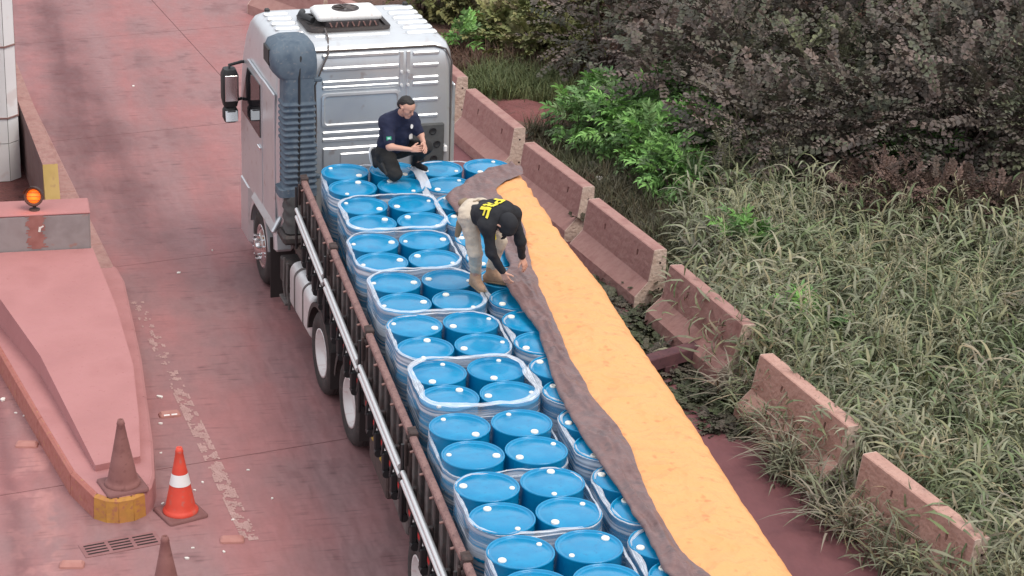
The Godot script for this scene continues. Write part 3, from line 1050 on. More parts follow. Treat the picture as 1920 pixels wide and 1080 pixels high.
# ------------------------------------------------------------------ tractor unit (local frame: origin under the front axle, front towards -z)
func build_tractor() -> void:
	var T := thing("truck_tractor", "silver truck tractor unit with roof air conditioner and ribbed blue-grey air intake", "truck", Vector3(-0.40, 0, -10.96), 0.078)
	var st := ST()
	# cab shell
	var secs := [[1.12, 1.17, -1.36, 1.03, 0.12], [1.6, 1.2, -1.39, 1.05, 0.12], [2.2, 1.2, -1.39, 1.05, 0.12], [2.8, 1.185, -1.30, 1.05, 0.12], [3.2, 1.165, -1.12, 1.05, 0.13], [3.42, 1.14, -0.98, 1.045, 0.15], [3.52, 1.10, -0.90, 1.01, 0.17], [3.58, 1.03, -0.80, 0.94, 0.2], [3.60, 0.95, -0.70, 0.86, 0.2]]
	var rings := []
	for s in secs:
		var hz: float = (s[3] - s[2]) * 0.5
		rings.append(ring_y(rrect(s[1], hz, s[4], 6), s[0], 0.0, (s[3] + s[2]) * 0.5))
	loft(st, rings)
	obj("cab_shell", st, M.silver, T)
	# flank, door, window, seams on the left (both flanks alike)
	for sg in [-1.0, 1.0]:
		st = ST()
		bx(st, Vector3(sg * 1.196, 2.02, 0.62), Vector3(0.03, 1.9, 0.72), Basis(), 0.012)
		obj("side_panel", st, M.silver_side, T)
		var door := Node3D.new()
		door.name = "door"
		T.add_child(door, true)
		st = ST()
		var dp := PackedVector2Array([Vector2(-1.18, 1.15), Vector2(0.24, 1.15), Vector2(0.24, 2.95), Vector2(-0.72, 2.95), Vector2(-1.18, 2.2)])
		prism(st, dp, -0.016, 0.016, Transform3D(Basis(Vector3(0, 0, 1), Vector3(0, 1, 0), Vector3(-1, 0, 0)), Vector3(sg * 1.2, 0, 0)))
		obj("door_skin", st, M.silver_side, door)
		st = ST()
		var wp := PackedVector2Array([Vector2(-1.05, 2.12), Vector2(0.16, 2.12), Vector2(0.16, 2.85), Vector2(-0.66, 2.85), Vector2(-1.05, 2.22)])
		prism(st, wp, -0.006, 0.006, Transform3D(Basis(Vector3(0, 0, 1), Vector3(0, 1, 0), Vector3(-1, 0, 0)), Vector3(sg * 1.222, 0, 0)))
		obj("window", st, M.glass_dark, door)
		st = ST()
		bx(st, Vector3(sg * 1.228, 1.98, 0.12), Vector3(0.03, 0.04, 0.16), Basis(), 0.008)
		obj("handle", st, M.chrome, door)
		# wheel arch and steps
		st = fender_arc(Vector3(0, 0.52, 0), 0.66, min(sg * 0.86, sg * 1.22), max(sg * 0.86, sg * 1.22), 0.25, PI - 0.25)
		obj("wheel_arch", st, M.silver_side, T)
		st = ST()
		bx(st, Vector3(sg * 1.12, 0.72, -0.98), Vector3(0.2, 0.9, 0.62), Basis(), 0.06)
		obj("front_step", st, M.silver_side, T)
		st = ST()
		bx(st, Vector3(sg * 1.185, 1.20, 0.36), Vector3(0.06, 0.24, 1.36), Basis(Vector3(0, 0, 1), sg * 0.5), 0.02)
		obj("sill", st, M.silver, T)
		st = ST()
		bx(st, Vector3(sg * 1.09, 1.02, 0.93), Vector3(0.24, 0.42, 0.14), Basis(Vector3(1, 0, 0), -0.2), 0.03)
		obj("corner_fairing", st, M.silver, T)
		st = ST()
		bx(st, Vector3(sg * 1.06, 0.52, 0.79), Vector3(0.34, 0.86, 0.02), Basis(), 0.005)
		obj("mud_flap", st, M.rubber_dark, T)
		# mirrors
		var mi := Node3D.new()
		mi.name = "mirror"
		T.add_child(mi, true)
		var hx: float = sg * 1.40
		st = ST()
		loft(st, [ring_y(rrect(0.09, 0.10, 0.05), 2.22, hx, -1.02), ring_y(rrect(0.11, 0.13, 0.06), 2.32, hx, -1.02), ring_y(rrect(0.11, 0.13, 0.06), 2.66, hx, -1.02), ring_y(rrect(0.08, 0.10, 0.05), 2.74, hx, -1.02)])
		obj("mirror_housing", st, M.black, mi)
		st = ST()
		bx(st, Vector3(hx, 2.49, -0.888), Vector3(0.17, 0.36, 0.008), Basis(), 0.003)
		obj("mirror_glass", st, M.chrome, mi)
		st = ST()
		loft(st, [ring_y(rrect(0.08, 0.08, 0.05), 2.0, hx, -1.0), ring_y(rrect(0.1, 0.1, 0.05), 2.05, hx, -1.0), ring_y(rrect(0.1, 0.1, 0.05), 2.16, hx, -1.0), ring_y(rrect(0.08, 0.08, 0.05), 2.2, hx, -1.0)])
		obj("lower_housing", st, M.black, mi)
		st = ST()
		bx(st, Vector3(hx, 2.1, -0.893), Vector3(0.17, 0.15, 0.012), Basis(Vector3(1, 0, 0), -0.25), 0.004)
		obj("lower_glass", st, M.chrome, mi)
		for y in [2.78, 2.26]:
			st = ST()
			tube(st, [Vector3(hx, y - 0.08 if y > 2.5 else y, -1.02), Vector3(hx, y, -1.04), Vector3(sg * 1.22, y + 0.02, -1.1), Vector3(sg * 1.14, y + 0.02, -1.1)], 0.022, 0.022, 8)
			obj("arm", st, M.black, mi)
	# rear wall pressings
	var zr := 1.052
	var rows_l := [3.45, 3.28, 3.10, 3.03, 2.42, 2.33]
	for y in rows_l:
		st = ST()
		bx(st, Vector3(-0.085, y, zr - 0.006), Vector3(1.02, 0.062, 0.038), Basis(), 0.016)
		obj("rear_rib", st, M.silver, T)
	for y in [3.43, 3.27, 3.10, 3.02, 2.80, 2.58]:
		st = ST()
		bx(st, Vector3(0.78, y, zr - 0.006), Vector3(0.36, 0.058, 0.038), Basis(), 0.016)
		obj("rear_rib", st, M.silver, T)
	st = ST()
	loft(st, [panel_ring(-0.08, 2.735, 0.52, 0.225, 0.06, zr - 0.03), panel_ring(-0.08, 2.735, 0.52, 0.225, 0.06, zr + 0.022), panel_ring(-0.08, 2.735, 0.49, 0.195, 0.05, zr + 0.026), panel_ring(-0.08, 2.735, 0.475, 0.18, 0.045, zr + 0.008)], true, false)
	obj("rear_panel", st, M.silver, T)
	st = ST()
	bx(st, Vector3(-0.14, 1.98, zr), Vector3(0.9, 0.5, 0.04), Basis(), 0.018)
	obj("rear_panel", st, M.silver, T)
	st = ST()
	bx(st, Vector3(-0.05, 2.04, zr + 0.02), Vector3(0.62, 0.22, 0.03), Basis(), 0.014)
	obj("rear_panel", st, M.silver, T)
	for x in [0.455, 0.545]:
		st = ST()
		bx(st, Vector3(x, 2.98, zr + 0.001), Vector3(0.05, 0.98, 0.012), Basis(), 0.004)
		obj("rear_post", st, M.silver, T)
		for y in [3.2, 3.02]:
			st = ST()
			cyl(st, Vector3(x, y, zr), Vector3(x, y, zr + 0.03), 0.022, 0.018, 10)
			obj("bolt", st, M.steel, T)
	# gutter round the rear wall
	st = ST()
	tube(st, [Vector3(-1.13, 1.7, 1.03), Vector3(-1.13, 3.3, 1.045), Vector3(-1.05, 3.47, 1.04), Vector3(-0.9, 3.52, 1.035), Vector3(0.9, 3.52, 1.035), Vector3(1.05, 3.47, 1.04), Vector3(1.13, 3.3, 1.045), Vector3(1.13, 1.7, 1.03)], 0.014, 0.014, 6)
	obj("gutter", st, M.slat_grey, T)
	# dark insulation board with round holes, low on the right
	var bd := Node3D.new()
	bd.name = "rear_board"
	T.add_child(bd)
	st = ST()
	bx(st, Vector3(0.82, 2.05, zr + 0.02), Vector3(0.44, 0.86, 0.05), Basis(), 0.02)
	obj("board", st, M.panel_dark, bd)
	for p in [[0.70, 2.36], [0.88, 2.38], [0.78, 2.18], [0.94, 2.2], [0.72, 2.0], [0.9, 2.0]]:
		st = ST()
		lathe(st, [Vector2(0.0, 0.006), Vector2(0.036, 0.006), Vector2(0.044, 0.012), Vector2(0.05, 0.004), Vector2(0.05, 0)], 14, Transform3D(Basis(Vector3(1, 0, 0), Vector3(0, 0, 1), Vector3(0, -1, 0)), Vector3(p[0], p[1], zr + 0.045)))
		obj("board_hole", st, M.black, bd)
	st = ST()
	bx(st, Vector3(1.06, 2.12, zr + 0.02), Vector3(0.05, 0.09, 0.05), Basis(), 0.012)
	obj("marker_lamp", st, M.ac_white, T)
	# roof ribs
	for k in 6:
		var z := -0.55 + k * 0.24
		for e in [[-0.86, 0.34], [0.82, 0.42]]:
			st = ST()
			bx(st, Vector3(e[0], 3.60, z), Vector3(e[1], 0.045, 0.11), Basis(), 0.02)
			obj("roof_rib", st, M.silver, T)
	st = ST()
	bx(st, Vector3(-0.1, 3.6, 0.62), Vector3(1.0, 0.03, 0.1), Basis(), 0.014)
	obj("roof_rib", st, M.silver, T)
	# air conditioner in its tray
	var ac := Node3D.new()
	ac.name = "air_conditioner"
	T.add_child(ac)
	st = ST()
	loft(st, [ring_y(rrect(0.55, 0.42, 0.12), 3.59, -0.08, 0.05), ring_y(rrect(0.56, 0.43, 0.12), 3.635, -0.08, 0.05), ring_y(rrect(0.50, 0.37, 0.1), 3.635, -0.08, 0.05), ring_y(rrect(0.48, 0.35, 0.1), 3.61, -0.08, 0.05)])
	obj("tray", st, M.black_dusty, ac)
	st = ST()
	loft(st, [ring_y(rrect(0.36, 0.26, 0.06), 3.61, 0.0, 0.02), ring_y(rrect(0.36, 0.26, 0.06), 3.68, 0.0, 0.02)])
	obj("grille", st, M.mesh_dark, ac)
	for k in 9:
		st = ST()
		bx(st, Vector3(-0.30 + k * 0.075, 3.645, 0.285), Vector3(0.02, 0.07, 0.02), Basis(Vector3(0, 0, 1), 0.45 if k % 2 == 0 else -0.3), 0.004)
		obj("grille_fin", st, M.rail_brown, ac)
	st = ST()
	loft(st, [ring_y(rrect(0.40, 0.24, 0.05), 3.675, -0.03, -0.02), ring_y(rrect(0.43, 0.27, 0.05), 3.69, -0.03, -0.02), ring_y(rrect(0.43, 0.27, 0.05), 3.745, -0.03, -0.02), ring_y(rrect(0.39, 0.24, 0.05), 3.775, -0.03, -0.02)])
	obj("cover", st, M.ac_white, ac)
	st = ST()
	lathe(st, [Vector2(0.18, 0), Vector2(0.18, 0.012), Vector2(0.165, 0.016), Vector2(0.16, 0.004), Vector2(0, 0.004)], 28, Transform3D(Basis(), Vector3(-0.03, 3.774, -0.04)))
	obj("fan_guard", st, M.mesh_dark, ac)
	for k in 7:
		st = ST()
		var a := TAU * k / 7.0
		bx(st, Vector3(-0.03 + cos(a) * 0.085, 3.784, -0.04 + sin(a) * 0.085), Vector3(0.13, 0.006, 0.035), Basis(Vector3.UP, -a) * Basis(Vector3(1, 0, 0), 0.35), 0.0)
		obj("fan_blade", st, M.slat_grey, ac)
	st = ST()
	tube(st, [Vector3(-0.5, 3.67, 0.1), Vector3(-0.62, 3.70, -0.1), Vector3(-0.55, 3.68, -0.3)], 0.045, 0.045, 8)
	obj("hose", st, M.black, ac)
	# cables down the rear wall
	st = ST()
	tube(st, [Vector3(-0.42, 3.65, 0.46), Vector3(-0.46, 3.63, 0.8), Vector3(-0.52, 3.5, 1.09), Vector3(-0.6, 3.34, 1.11), Vector3(-0.70, 3.1, 1.12), Vector3(-0.68, 2.6, 1.1), Vector3(-0.69, 2.1, 1.09)], 0.012, 0.012, 6)
	obj("cable", st, M.slat_grey, T)
	# roof front marker lights
	for x in [-0.95, 0.95]:
		st = ST()
		bx(st, Vector3(x, 3.62, -0.66), Vector3(0.07, 0.06, 0.07), Basis(), 0.015)
		obj("roof_marker", st, M.black, T)
	# ribbed air intake on the left rear corner
	var ai := Node3D.new()
	ai.name = "air_intake"
	T.add_child(ai)
	st = ST()
	rings = []
	var y := 1.80
	while y < 3.36:
		var k := int(round((y - 1.80) / 0.02))
		var corr := 0.0
		if y < 2.98:
			corr = [0.020, 0.020, -0.004, -0.010][k % 4]
		rings.append(ring_y(rrect(0.20 + corr, 0.155 + corr, 0.06), y, -0.955 + (0.015 if y < 2.4 else 0.0), 1.21))
		y += 0.02
	loft(st, rings)
	obj("duct", st, M.snorkel, ai)
	st = ST()
	loft(st, [ring_y(rrect(0.24, 0.17, 0.08), 3.28, -0.97, 1.20), ring_y(rrect(0.285, 0.20, 0.09), 3.36, -1.0, 1.18), ring_y(rrect(0.295, 0.27, 0.10), 3.48, -1.01, 1.12), ring_y(rrect(0.29, 0.30, 0.11), 3.60, -1.01, 1.06), ring_y(rrect(0.26, 0.29, 0.12), 3.68, -1.0, 1.03), ring_y(rrect(0.19, 0.22, 0.12), 3.725, -0.98, 1.0)])
	obj("hood", st, M.snorkel, ai)
	st = ST()
	bx(st, Vector3(-1.30, 3.52, 1.02), Vector3(0.03, 0.22, 0.32), Basis(), 0.01)
	obj("inlet_grille", st, M.black, ai)
	st = ST()
	tube(st, [Vector3(-0.93, 3.69, 1.25), Vector3(-0.94, 3.55, 1.375), Vector3(-0.96, 3.3, 1.372), Vector3(-0.96, 2.6, 1.372), Vector3(-0.97, 1.85, 1.372)], 0.012, 0.016, 6)
	obj("seam", st, M.black, ai)
	for e in [[-0.72, 3.22], [-0.74, 1.92]]:
		st = ST()
		bx(st, Vector3(e[0], e[1], 1.24), Vector3(0.16, 0.05, 0.08), Basis(), 0.012)
		obj("clip", st, M.snorkel, ai)
	st = ST()
	loft(st, [ring_y(rrect(0.25, 0.16, 0.06), 1.70, -0.97, 1.22), ring_y(rrect(0.25, 0.16, 0.06), 1.80, -0.97, 1.22)])
	obj("collar", st, M.snorkel, ai)
	st = ST()
	rings = []
	for k in 15:
		rings.append(ring_y(rrect(0.19 + (0.012 if k % 4 < 2 else -0.006), 0.17, 0.07), 1.20 + k * 0.036, -0.93, 1.22))
	loft(st, rings)
	obj("air_filter", st, M.panel_dark, T)
	st = ST()
	bx(st, Vector3(-0.93, 1.12, 1.22), Vector3(0.5, 0.12, 0.42), Basis(), 0.03)
	obj("filter_bracket", st, M.black_dusty, T)
	# chassis
	for x in [-0.43, 0.43]:
		st = ST()
		bx(st, Vector3(x, 0.88, 2.3), Vector3(0.08, 0.26, 7.0), Basis(), 0.01)
		obj("chassis_rail", st, M.black_dusty, T)
	for z in [1.35, 3.0, 4.4, 5.6]:
		st = ST()
		bx(st, Vector3(0, 0.88, z), Vector3(0.8, 0.18, 0.1), Basis(), 0.01)
		obj("cross_member", st, M.black_dusty, T)
	st = ST()
	bx(st, Vector3(-0.72, 1.0, 1.55), Vector3(0.62, 0.06, 0.6), Basis(), 0.01)
	for k in 5:
		bx(st, Vector3(-0.96 + k * 0.12, 1.04, 1.55), Vector3(0.03, 0.02, 0.56), Basis(), 0.0)
	obj("catwalk", st, M.frame_brown, T)
	st = ST()
	bx(st, Vector3(-1.02, 0.66, 1.3), Vector3(0.3, 0.34, 0.34), Basis(), 0.02)
	obj("battery_box", st, M.black_dusty, T)
	for z in [1.55, 1.75]:
		st = ST()
		tube(st, [Vector3(-1.2, 0.95, z), Vector3(-1.22, 0.6, z + 0.05), Vector3(-1.2, 0.34, z + 0.1)], 0.018, 0.018, 6)
		obj("step_bar", st, M.slat_grey, T)
	st = ST()
	bx(st, Vector3(-1.18, 0.42, 1.68), Vector3(0.16, 0.04, 0.34), Basis(), 0.008)
	obj("step", st, M.slat_grey, T)
	# fuel tank
	for sg in [-1.0, 1.0]:
		var tk := Node3D.new()
		tk.name = "fuel_tank"
		T.add_child(tk, true)
		st = ST()
		rings = []
		for e in [[1.94, 0.0], [1.95, 0.03], [1.985, 0.05], [3.04, 0.05], [3.075, 0.03], [3.085, 0.0]]:
			var r := []
			for p in rrect(0.28 + e[1], 0.27 + e[1], 0.13, 6):
				r.append(Vector3(sg * 0.89 + p.x, 0.74 + p.y, e[0]))
			rings.append(r)
		loft(st, rings)
		obj("tank_body", st, M.tank, tk)
		for z in [2.26, 2.74]:
			st = ST()
			rings = []
			for zz in [z - 0.025, z + 0.025]:
				var r := []
				for p in rrect(0.336, 0.326, 0.135, 6):
					r.append(Vector3(sg * 0.89 + p.x, 0.74 + p.y, zz))
				rings.append(r)
			loft(st, rings)
			obj("tank_strap", st, M.slat_grey, tk)
		st = ST()
		cyl(st, Vector3(sg * 1.0, 1.05, 2.06), Vector3(sg * 1.0, 1.11, 2.06), 0.07, 0.06, 14)
		obj("tank_cap", st, M.ac_white, tk)
	# wheels
	for sg in [-1.0, 1.0]:
		wheel(T, Vector3(sg * 1.2, 0.52, 0.0), sg, true)
		for z in [3.68, 5.13]:
			wheel(T, Vector3(sg * 1.22, 0.52, z), sg, false, true)
			st = fender_arc(Vector3(0, 0.52, z), 0.63, min(sg * 0.6, sg * 1.24), max(sg * 0.6, sg * 1.24), 0.3, PI - 0.15)
			obj("fender", st, M.black_dusty, T)
			st = ST()
			bx(st, Vector3(sg * 0.94, 0.56, z + 0.62), Vector3(0.6, 0.5, 0.015), Basis(Vector3(1, 0, 0), 0.06), 0.004)
			obj("mud_flap", st, M.rubber_dark, T)
	for z in [0.0, 3.68, 5.13]:
		st = ST()
		cyl(st, Vector3(-1.0, 0.52, z), Vector3(1.0, 0.52, z), 0.08, 0.08, 10)
		obj("axle", st, M.black_dusty, T)
	st = ST()
	bx(st, Vector3(0, 1.06, 4.4), Vector3(0.9, 0.1, 0.9), Basis(), 0.03)
	obj("fifth_wheel", st, M.black_dusty, T)
	st = ST()
	bx(st, Vector3(0, 0.75, -1.36), Vector3(2.3, 0.7, 0.16), Basis(), 0.06)
	obj("bumper", st, M.silver_side, T)
	st = ST()
	bx(st, Vector3(0, 1.0, -0.2), Vector3(1.6, 0.5, 2.0), Basis(), 0.05)
	obj("engine_cover", st, M.black, T)

func panel_ring(cx: float, cy: float, hx: float, hy: float, r: float, z: float) -> Array:
	var out := []
	for p in rrect(hx, hy, r, 5):
		out.append(Vector3(cx + p.x, cy + p.y, z))
	return out

# ------------------------------------------------------------------ trailer
const DECK_Y := 1.515
func build_trailer() -> void:
	var T := thing("stake_trailer", "long flatbed trailer with dark stake sides, brown top rail and twin silver tubes", "trailer")
	var z0 := -8.86
	var z1 := 4.5
	var zc := (z0 + z1) * 0.5
	var L := z1 - z0
	var st := ST()
	bx(st, Vector3(0, DECK_Y - 0.04, zc), Vector3(2.56, 0.08, L - 0.02))
	obj("deck", st, M.deck, T)
	for x in [-0.5, 0.5]:
		st = ST()
		bx(st, Vector3(x, 1.27, zc), Vector3(0.14, 0.32, L - 0.2), Basis(), 0.01)
		obj("main_beam", st, M.black_dusty, T)
	var posts := [-8.78, -6.39, -3.93, -1.42, 1.08, 3.55]
	for sg in [-1.0, 1.0]:
		var xs: float = sg * 1.30
		st = ST()
		bx(st, Vector3(xs, 1.42, zc), Vector3(0.06, 0.20, L), Basis(), 0.008)
		obj("side_beam", st, M.black_dusty, T)
		for i in posts.size():
			var pz: float = posts[i]
			st = ST()
			bx(st, Vector3(xs - sg * 0.012, 1.80, pz), Vector3(0.09, 0.86, 0.10), Basis(), 0.012)
			obj("post", st, M.frame_brown, T)
			st = ST()
			for k in 3:
				cyl(st, Vector3(xs + sg * (0.03 + 0.01 * k), 2.20 - 0.05 * k, pz - 0.07 + 0.07 * k), Vector3(xs - sg * 0.05, 2.22 - 0.05 * k, pz - 0.06 + 0.07 * k), 0.034, 0.03, 8)
			bx(st, Vector3(xs + sg * 0.055, 2.0, pz), Vector3(0.03, 0.28, 0.05), Basis(), 0.008)
			obj("latch", st, M.frame_brown, T)
			st = ST()
			cyl(st, Vector3(xs + sg * 0.10, 2.12, pz + 0.05), Vector3(xs + sg * 0.10, 1.30, pz + 0.05), 0.018, 0.018, 8)
			obj("stake_bar", st, M.black, T)
		for i in posts.size() - 1:
			var a: float = posts[i] + 0.055
			var b: float = posts[i + 1] - 0.055
			var bl := b - a
			var bc := (a + b) * 0.5
			st = ST()
			bx(st, Vector3(xs, 2.175, bc), Vector3(0.075, 0.06, bl), Basis(), 0.012)
			var rail := obj("top_rail", st, M.rail_brown, T)
			for k in 5:
				st = ST()
				cyl(st, Vector3(xs + sg * 0.03, 2.16, a + bl * (k + 0.5) / 5.0), Vector3(xs + sg * 0.075, 2.15, a + bl * (k + 0.5) / 5.0), 0.014, 0.012, 6)
				obj("hook", st, M.rail_brown, rail)
			st = ST()
			bx(st, Vector3(xs, 1.57, bc), Vector3(0.06, 0.09, bl), Basis(), 0.01)
			obj("bottom_rail", st, M.frame_brown, T)
			st = ST()
			bx(st, Vector3(xs - sg * 0.03, 1.86, bc), Vector3(0.012, 0.56, bl))
			obj("gate_sheet", st, M.frame_brown, T)
			var n := 7
			for k in n:
				var z := a + bl * (k + 0.5) / n
				st = ST()
				bx(st, Vector3(xs + sg * 0.005, 1.875, z), Vector3(0.055, 0.53, 0.075), Basis(), 0.01)
				obj("slat", st, M.slat_grey if k % 2 == 0 else M.black_dusty, T)
				if k < n - 1:
					st = ST()
					bx(st, Vector3(xs, 1.875, z + bl / n * 0.5), Vector3(0.025, 0.53, 0.03), Basis(), 0.006)
					obj("slat", st, M.slat_grey, T)
			for y in [1.835, 1.735]:
				st = ST()
				cyl(st, Vector3(xs + sg * 0.10, y, a + 0.03), Vector3(xs + sg * 0.10, y, b - 0.0), 0.027, 0.027, 12)
				obj("side_tube", st, M.steel, T)
			for k in 3:
				var z := a + bl * (k + 0.5) / 3.0
				st = ST()
				bx(st, Vector3(xs + sg * 0.055, 1.785, z), Vector3(0.045, 0.16, 0.05), Basis(), 0.008)
				obj("tube_bracket", st, M.black_dusty, T)
			# tape and lashing winches under the deck edge
			for k in 5:
				var z := a + bl * (k + 0.35) / 5.0
				st = ST()
				bx(st, Vector3(xs + sg * 0.0325, 1.40, z - 0.085), Vector3(0.005, 0.05, 0.15))
				obj("red_reflector", st, M.red_tape, T)
				st = ST()
				bx(st, Vector3(xs + sg * 0.0325, 1.40, z + 0.06), Vector3(0.005, 0.05, 0.13))
				obj("white_reflector", st, M.white_tape, T)
				st = ST()
				var wz := z + 0.24
				bx(st, Vector3(xs + sg * 0.06, 1.38, wz), Vector3(0.07, 0.20, 0.075), Basis(), 0.012)
				cyl(st, Vector3(xs + sg * 0.05, 1.25, wz - 0.05), Vector3(xs + sg * 0.05, 1.25, wz + 0.05), 0.045, 0.045, 10)
				bx(st, Vector3(xs + sg * 0.08, 1.56, wz), Vector3(0.03, 0.24, 0.035), Basis(Vector3(0, 0, 1), sg * 0.12), 0.008)
				obj("lashing_winch", st, M.black, T)
	# front edge of the deck
	st = ST()
	bx(st, Vector3(0, 1.42, z0 + 0.03), Vector3(2.5, 0.20, 0.06), Basis(), 0.008)
	obj("front_beam", st, M.black_dusty, T)
	# side boxes between the wheels
	st = ST()
	bx(st, Vector3(-1.08, 0.97, -3.45), Vector3(0.38, 0.52, 1.05), Basis(), 0.02)
	var box := obj("tool_box", st, M.frame_brown, T)
	for k in 7:
		st = ST()
		bx(st, Vector3(-1.273, 1.05 - 0.0 * k, -3.78 + k * 0.10), Vector3(0.004, 0.10 if k % 3 != 1 else 0.06, 0.055))
		obj("print_mark", st, M.yellow_print, box)
	st = ST()
	bx(st, Vector3(-1.06, 1.0, -2.42), Vector3(0.34, 0.44, 0.86), Basis(), 0.02)
	var box2 := obj("water_box", st, M.slat_grey, T)
	st = ST()
	for k in 2:
		var c := Vector3(-1.235, 1.04, -2.60 + 0.20 * k)
		var pts := []
		for q in 9:
			var t := -0.6 + q * 0.55
			pts.append(c + Vector3(0, sin(t) * 0.075, cos(t) * 0.06))
		tube(st, pts, 0.012, 0.012, 6)
	obj("hanging_rope", st, M.black, box2)
	st = ST()
	cyl(st, Vector3(-1.12, 0.82, -1.95), Vector3(-1.12, 0.82, -1.72), 0.09, 0.09, 14)
	obj("air_tank", st, M.black, T)
	for sg in [-1.0, 1.0]:
		for z in [-1.45, -0.15, 1.15]:
			wheel(T, Vector3(sg * 1.23, 0.52, z), sg, false, true)
	for z in [-1.45, -0.15, 1.15]:
		st = ST()
		cyl(st, Vector3(-1.0, 0.52, z), Vector3(1.0, 0.52, z), 0.075, 0.075, 10)
		obj("axle", st, M.black_dusty, T)
		st = ST()
		bx(st, Vector3(0, 0.85, z), Vector3(1.1, 0.62, 0.12), Basis(), 0.02)
		obj("axle_hanger", st, M.black_dusty, T)

# ------------------------------------------------------------------ drums and film
const LEFT_X := [0.066, 0.085, -0.006, 0.022, 0.020, 0.025, -0.007, -0.014, 0.006]
const ROW_Z := [-8.447, -7.209, -5.982, -4.757, -3.552, -2.347, -1.098, 0.150, 1.375]
const BUNG := [[0.8, 1.0, -1.1, -2.1], [0.6, 2.8, -0.6, -2.3], [0.0, 0.0, -0.2, -2.5], [0.1, -2.9, -0.1, -2.1], [0.4, 2.8, -1.3, 2.9], [2.0, 1.9, -0.9, 3.1], [1.0, 1.2, 0.2, 2.6], [-2.9, -1.4, -2.0, 2.4], [2.6, -0.6, -2.4, 0.4]]

func build_load() -> void:
	var R := 0.293
	var H := 0.885
	var st := ST()
	var pr := [Vector2(0, 0), Vector2(R - 0.01, 0), Vector2(R, 0.012), Vector2(R - 0.006, 0.03)]
	for hy in [0.28, 0.58]:
		pr.append_array([Vector2(R - 0.006, hy - 0.03), Vector2(R + 0.001, hy - 0.012), Vector2(R + 0.003, hy), Vector2(R + 0.001, hy + 0.012), Vector2(R - 0.006, hy + 0.03)])
	pr.append_array([Vector2(R - 0.006, H - 0.035), Vector2(R - 0.001, H - 0.02)])
	lathe(st, pr, 36)
	var body := done(st)
	st = ST()
	lathe(st, [Vector2(R - 0.001, H - 0.02), Vector2(R + 0.002, H - 0.008), Vector2(R - 0.003, H), Vector2(R - 0.012, H - 0.001), Vector2(R - 0.016, H - 0.008)], 36)
	var chime := done(st)
	st = ST()
	lathe(st, [Vector2(R - 0.016, H - 0.008), Vector2(R - 0.018, H - 0.016), Vector2(R - 0.045, H - 0.018), Vector2(R - 0.05, H - 0.014), Vector2(0.1, H - 0.012), Vector2(0, H - 0.011)], 36)
	var lid := done(st)
	st = ST()
	lathe(st, [Vector2(0.037, 0), Vector2(0.037, 0.014), Vector2(0.033, 0.02), Vector2(0.02, 0.021), Vector2(0.018, 0.016), Vector2(0, 0.016)], 16)
	var cap_big := done(st)
	st = ST()
	lathe(st, [Vector2(0.025, 0), Vector2(0.025, 0.012), Vector2(0.021, 0.017), Vector2(0, 0.017)], 14)
	var cap_small := done(st)
	var proto: Node3D = null
	for side in 2:
		for i in 9:
			for j in 4:
				var outer := (j % 2 == 0) == (side == 0)
				if side == 1 and outer and i > 1:
					continue      # wholly under the tarpaulin
				var x: float
				var z: float = ROW_Z[i] + (0.0 if j < 2 else 0.6)
				if side == 0:
					x = LEFT_X[i] + (-0.9 if j % 2 == 0 else -0.3)
				else:
					x = 0.345 + (0.0 if j % 2 == 0 else 0.6) + rng.randf_range(-0.012, 0.012)
					z += 0.035
				z += rng.randf_range(-0.006, 0.006)
				var where: String = "rail-side" if outer else "middle"
				var pair: String = "cab-side" if j < 2 else "tail-side"
				var lab: String
				if side == 0:
					lab = "blue drum with white bungs in %s pallet from cab, %s drum of its %s pair" % [ORD[i], where, pair]
				else:
					lab = "blue drum beside tarpaulin in %s pallet from cab, %s drum of its %s pair" % [ORD[i], where, pair]
				var turn: float
				var a: float
				if side == 0:
					a = BUNG[i][j]
				else:
					a = rng.randf_range(2.2, 4.2) if not outer else rng.randf_range(0, TAU)
				turn = -a
				var o: Node3D
				if proto == null:
					o = thing("drum", lab, "drum", Vector3(x, DECK_Y, z), turn, "blue drums on the trailer")
					inst("body", body, M.drum, o)
					inst("rim", chime, M.drum, o)
					inst("lid", lid, M.lid, o)
					inst("bung_cap", cap_big, M.cap_white, o, Vector3(0.215, H - 0.018, 0))
					inst("small_bung_cap", cap_small, M.cap_white, o, Vector3(-0.222, H - 0.018, 0))
					proto = o
				else:
					o = proto.duplicate()
					o.name = numbered("drum")
					add_child(o)
					o.position = Vector3(x, DECK_Y, z)
					o.rotation.y = turn
					o.set_meta("label", lab)
	# stretch film round each group of four
	var films := []
	for k in 4:
		films.append(film_material(200 + k * 9, 0.10, 0.85, 1.0))
	var rimf := film_material(260, 0.35, 0.98, 6.0)
	for side in 2:
		for i in 9:
			if side == 0 and i == 8:
				pass
			var cx: float = (LEFT_X[i] - 0.6) if side == 0 else 0.645
			var cz: float = ROW_Z[i] + 0.3 + (0.035 if side == 1 else 0.0)
			var place := ("left row" if side == 0 else "row beside tarpaulin")
			var o := thing("stretch_film", "clear plastic film wrapped round the %s pallet from the cab, %s" % [ORD[i], place], "plastic film", Vector3(cx, DECK_Y, cz), 0, "film round the drums")
			film_wrap(o, side, i, films[(i + side * 2) % 4], rimf)

func film_outline(n: int) -> Array:
	# hull of four circles: straight sides and round corners, with the arc length
	var pts := []
	var poly := rrect(0.3 + 0.300, 0.3 + 0.300, 0.300, 10)
	var m := poly.size()
	var tot := 0.0
	var acc := [0.0]
	for k in m:
		tot += poly[k].distance_to(poly[(k + 1) % m])
		acc.append(tot)
	for s in n:
		var d := tot * s / n
		var k := 0
		while acc[k + 1] < d:
			k += 1
		var f: float = (d - acc[k]) / (acc[k + 1] - acc[k])
		pts.append(poly[k].lerp(poly[(k + 1) % m], f))
	return pts

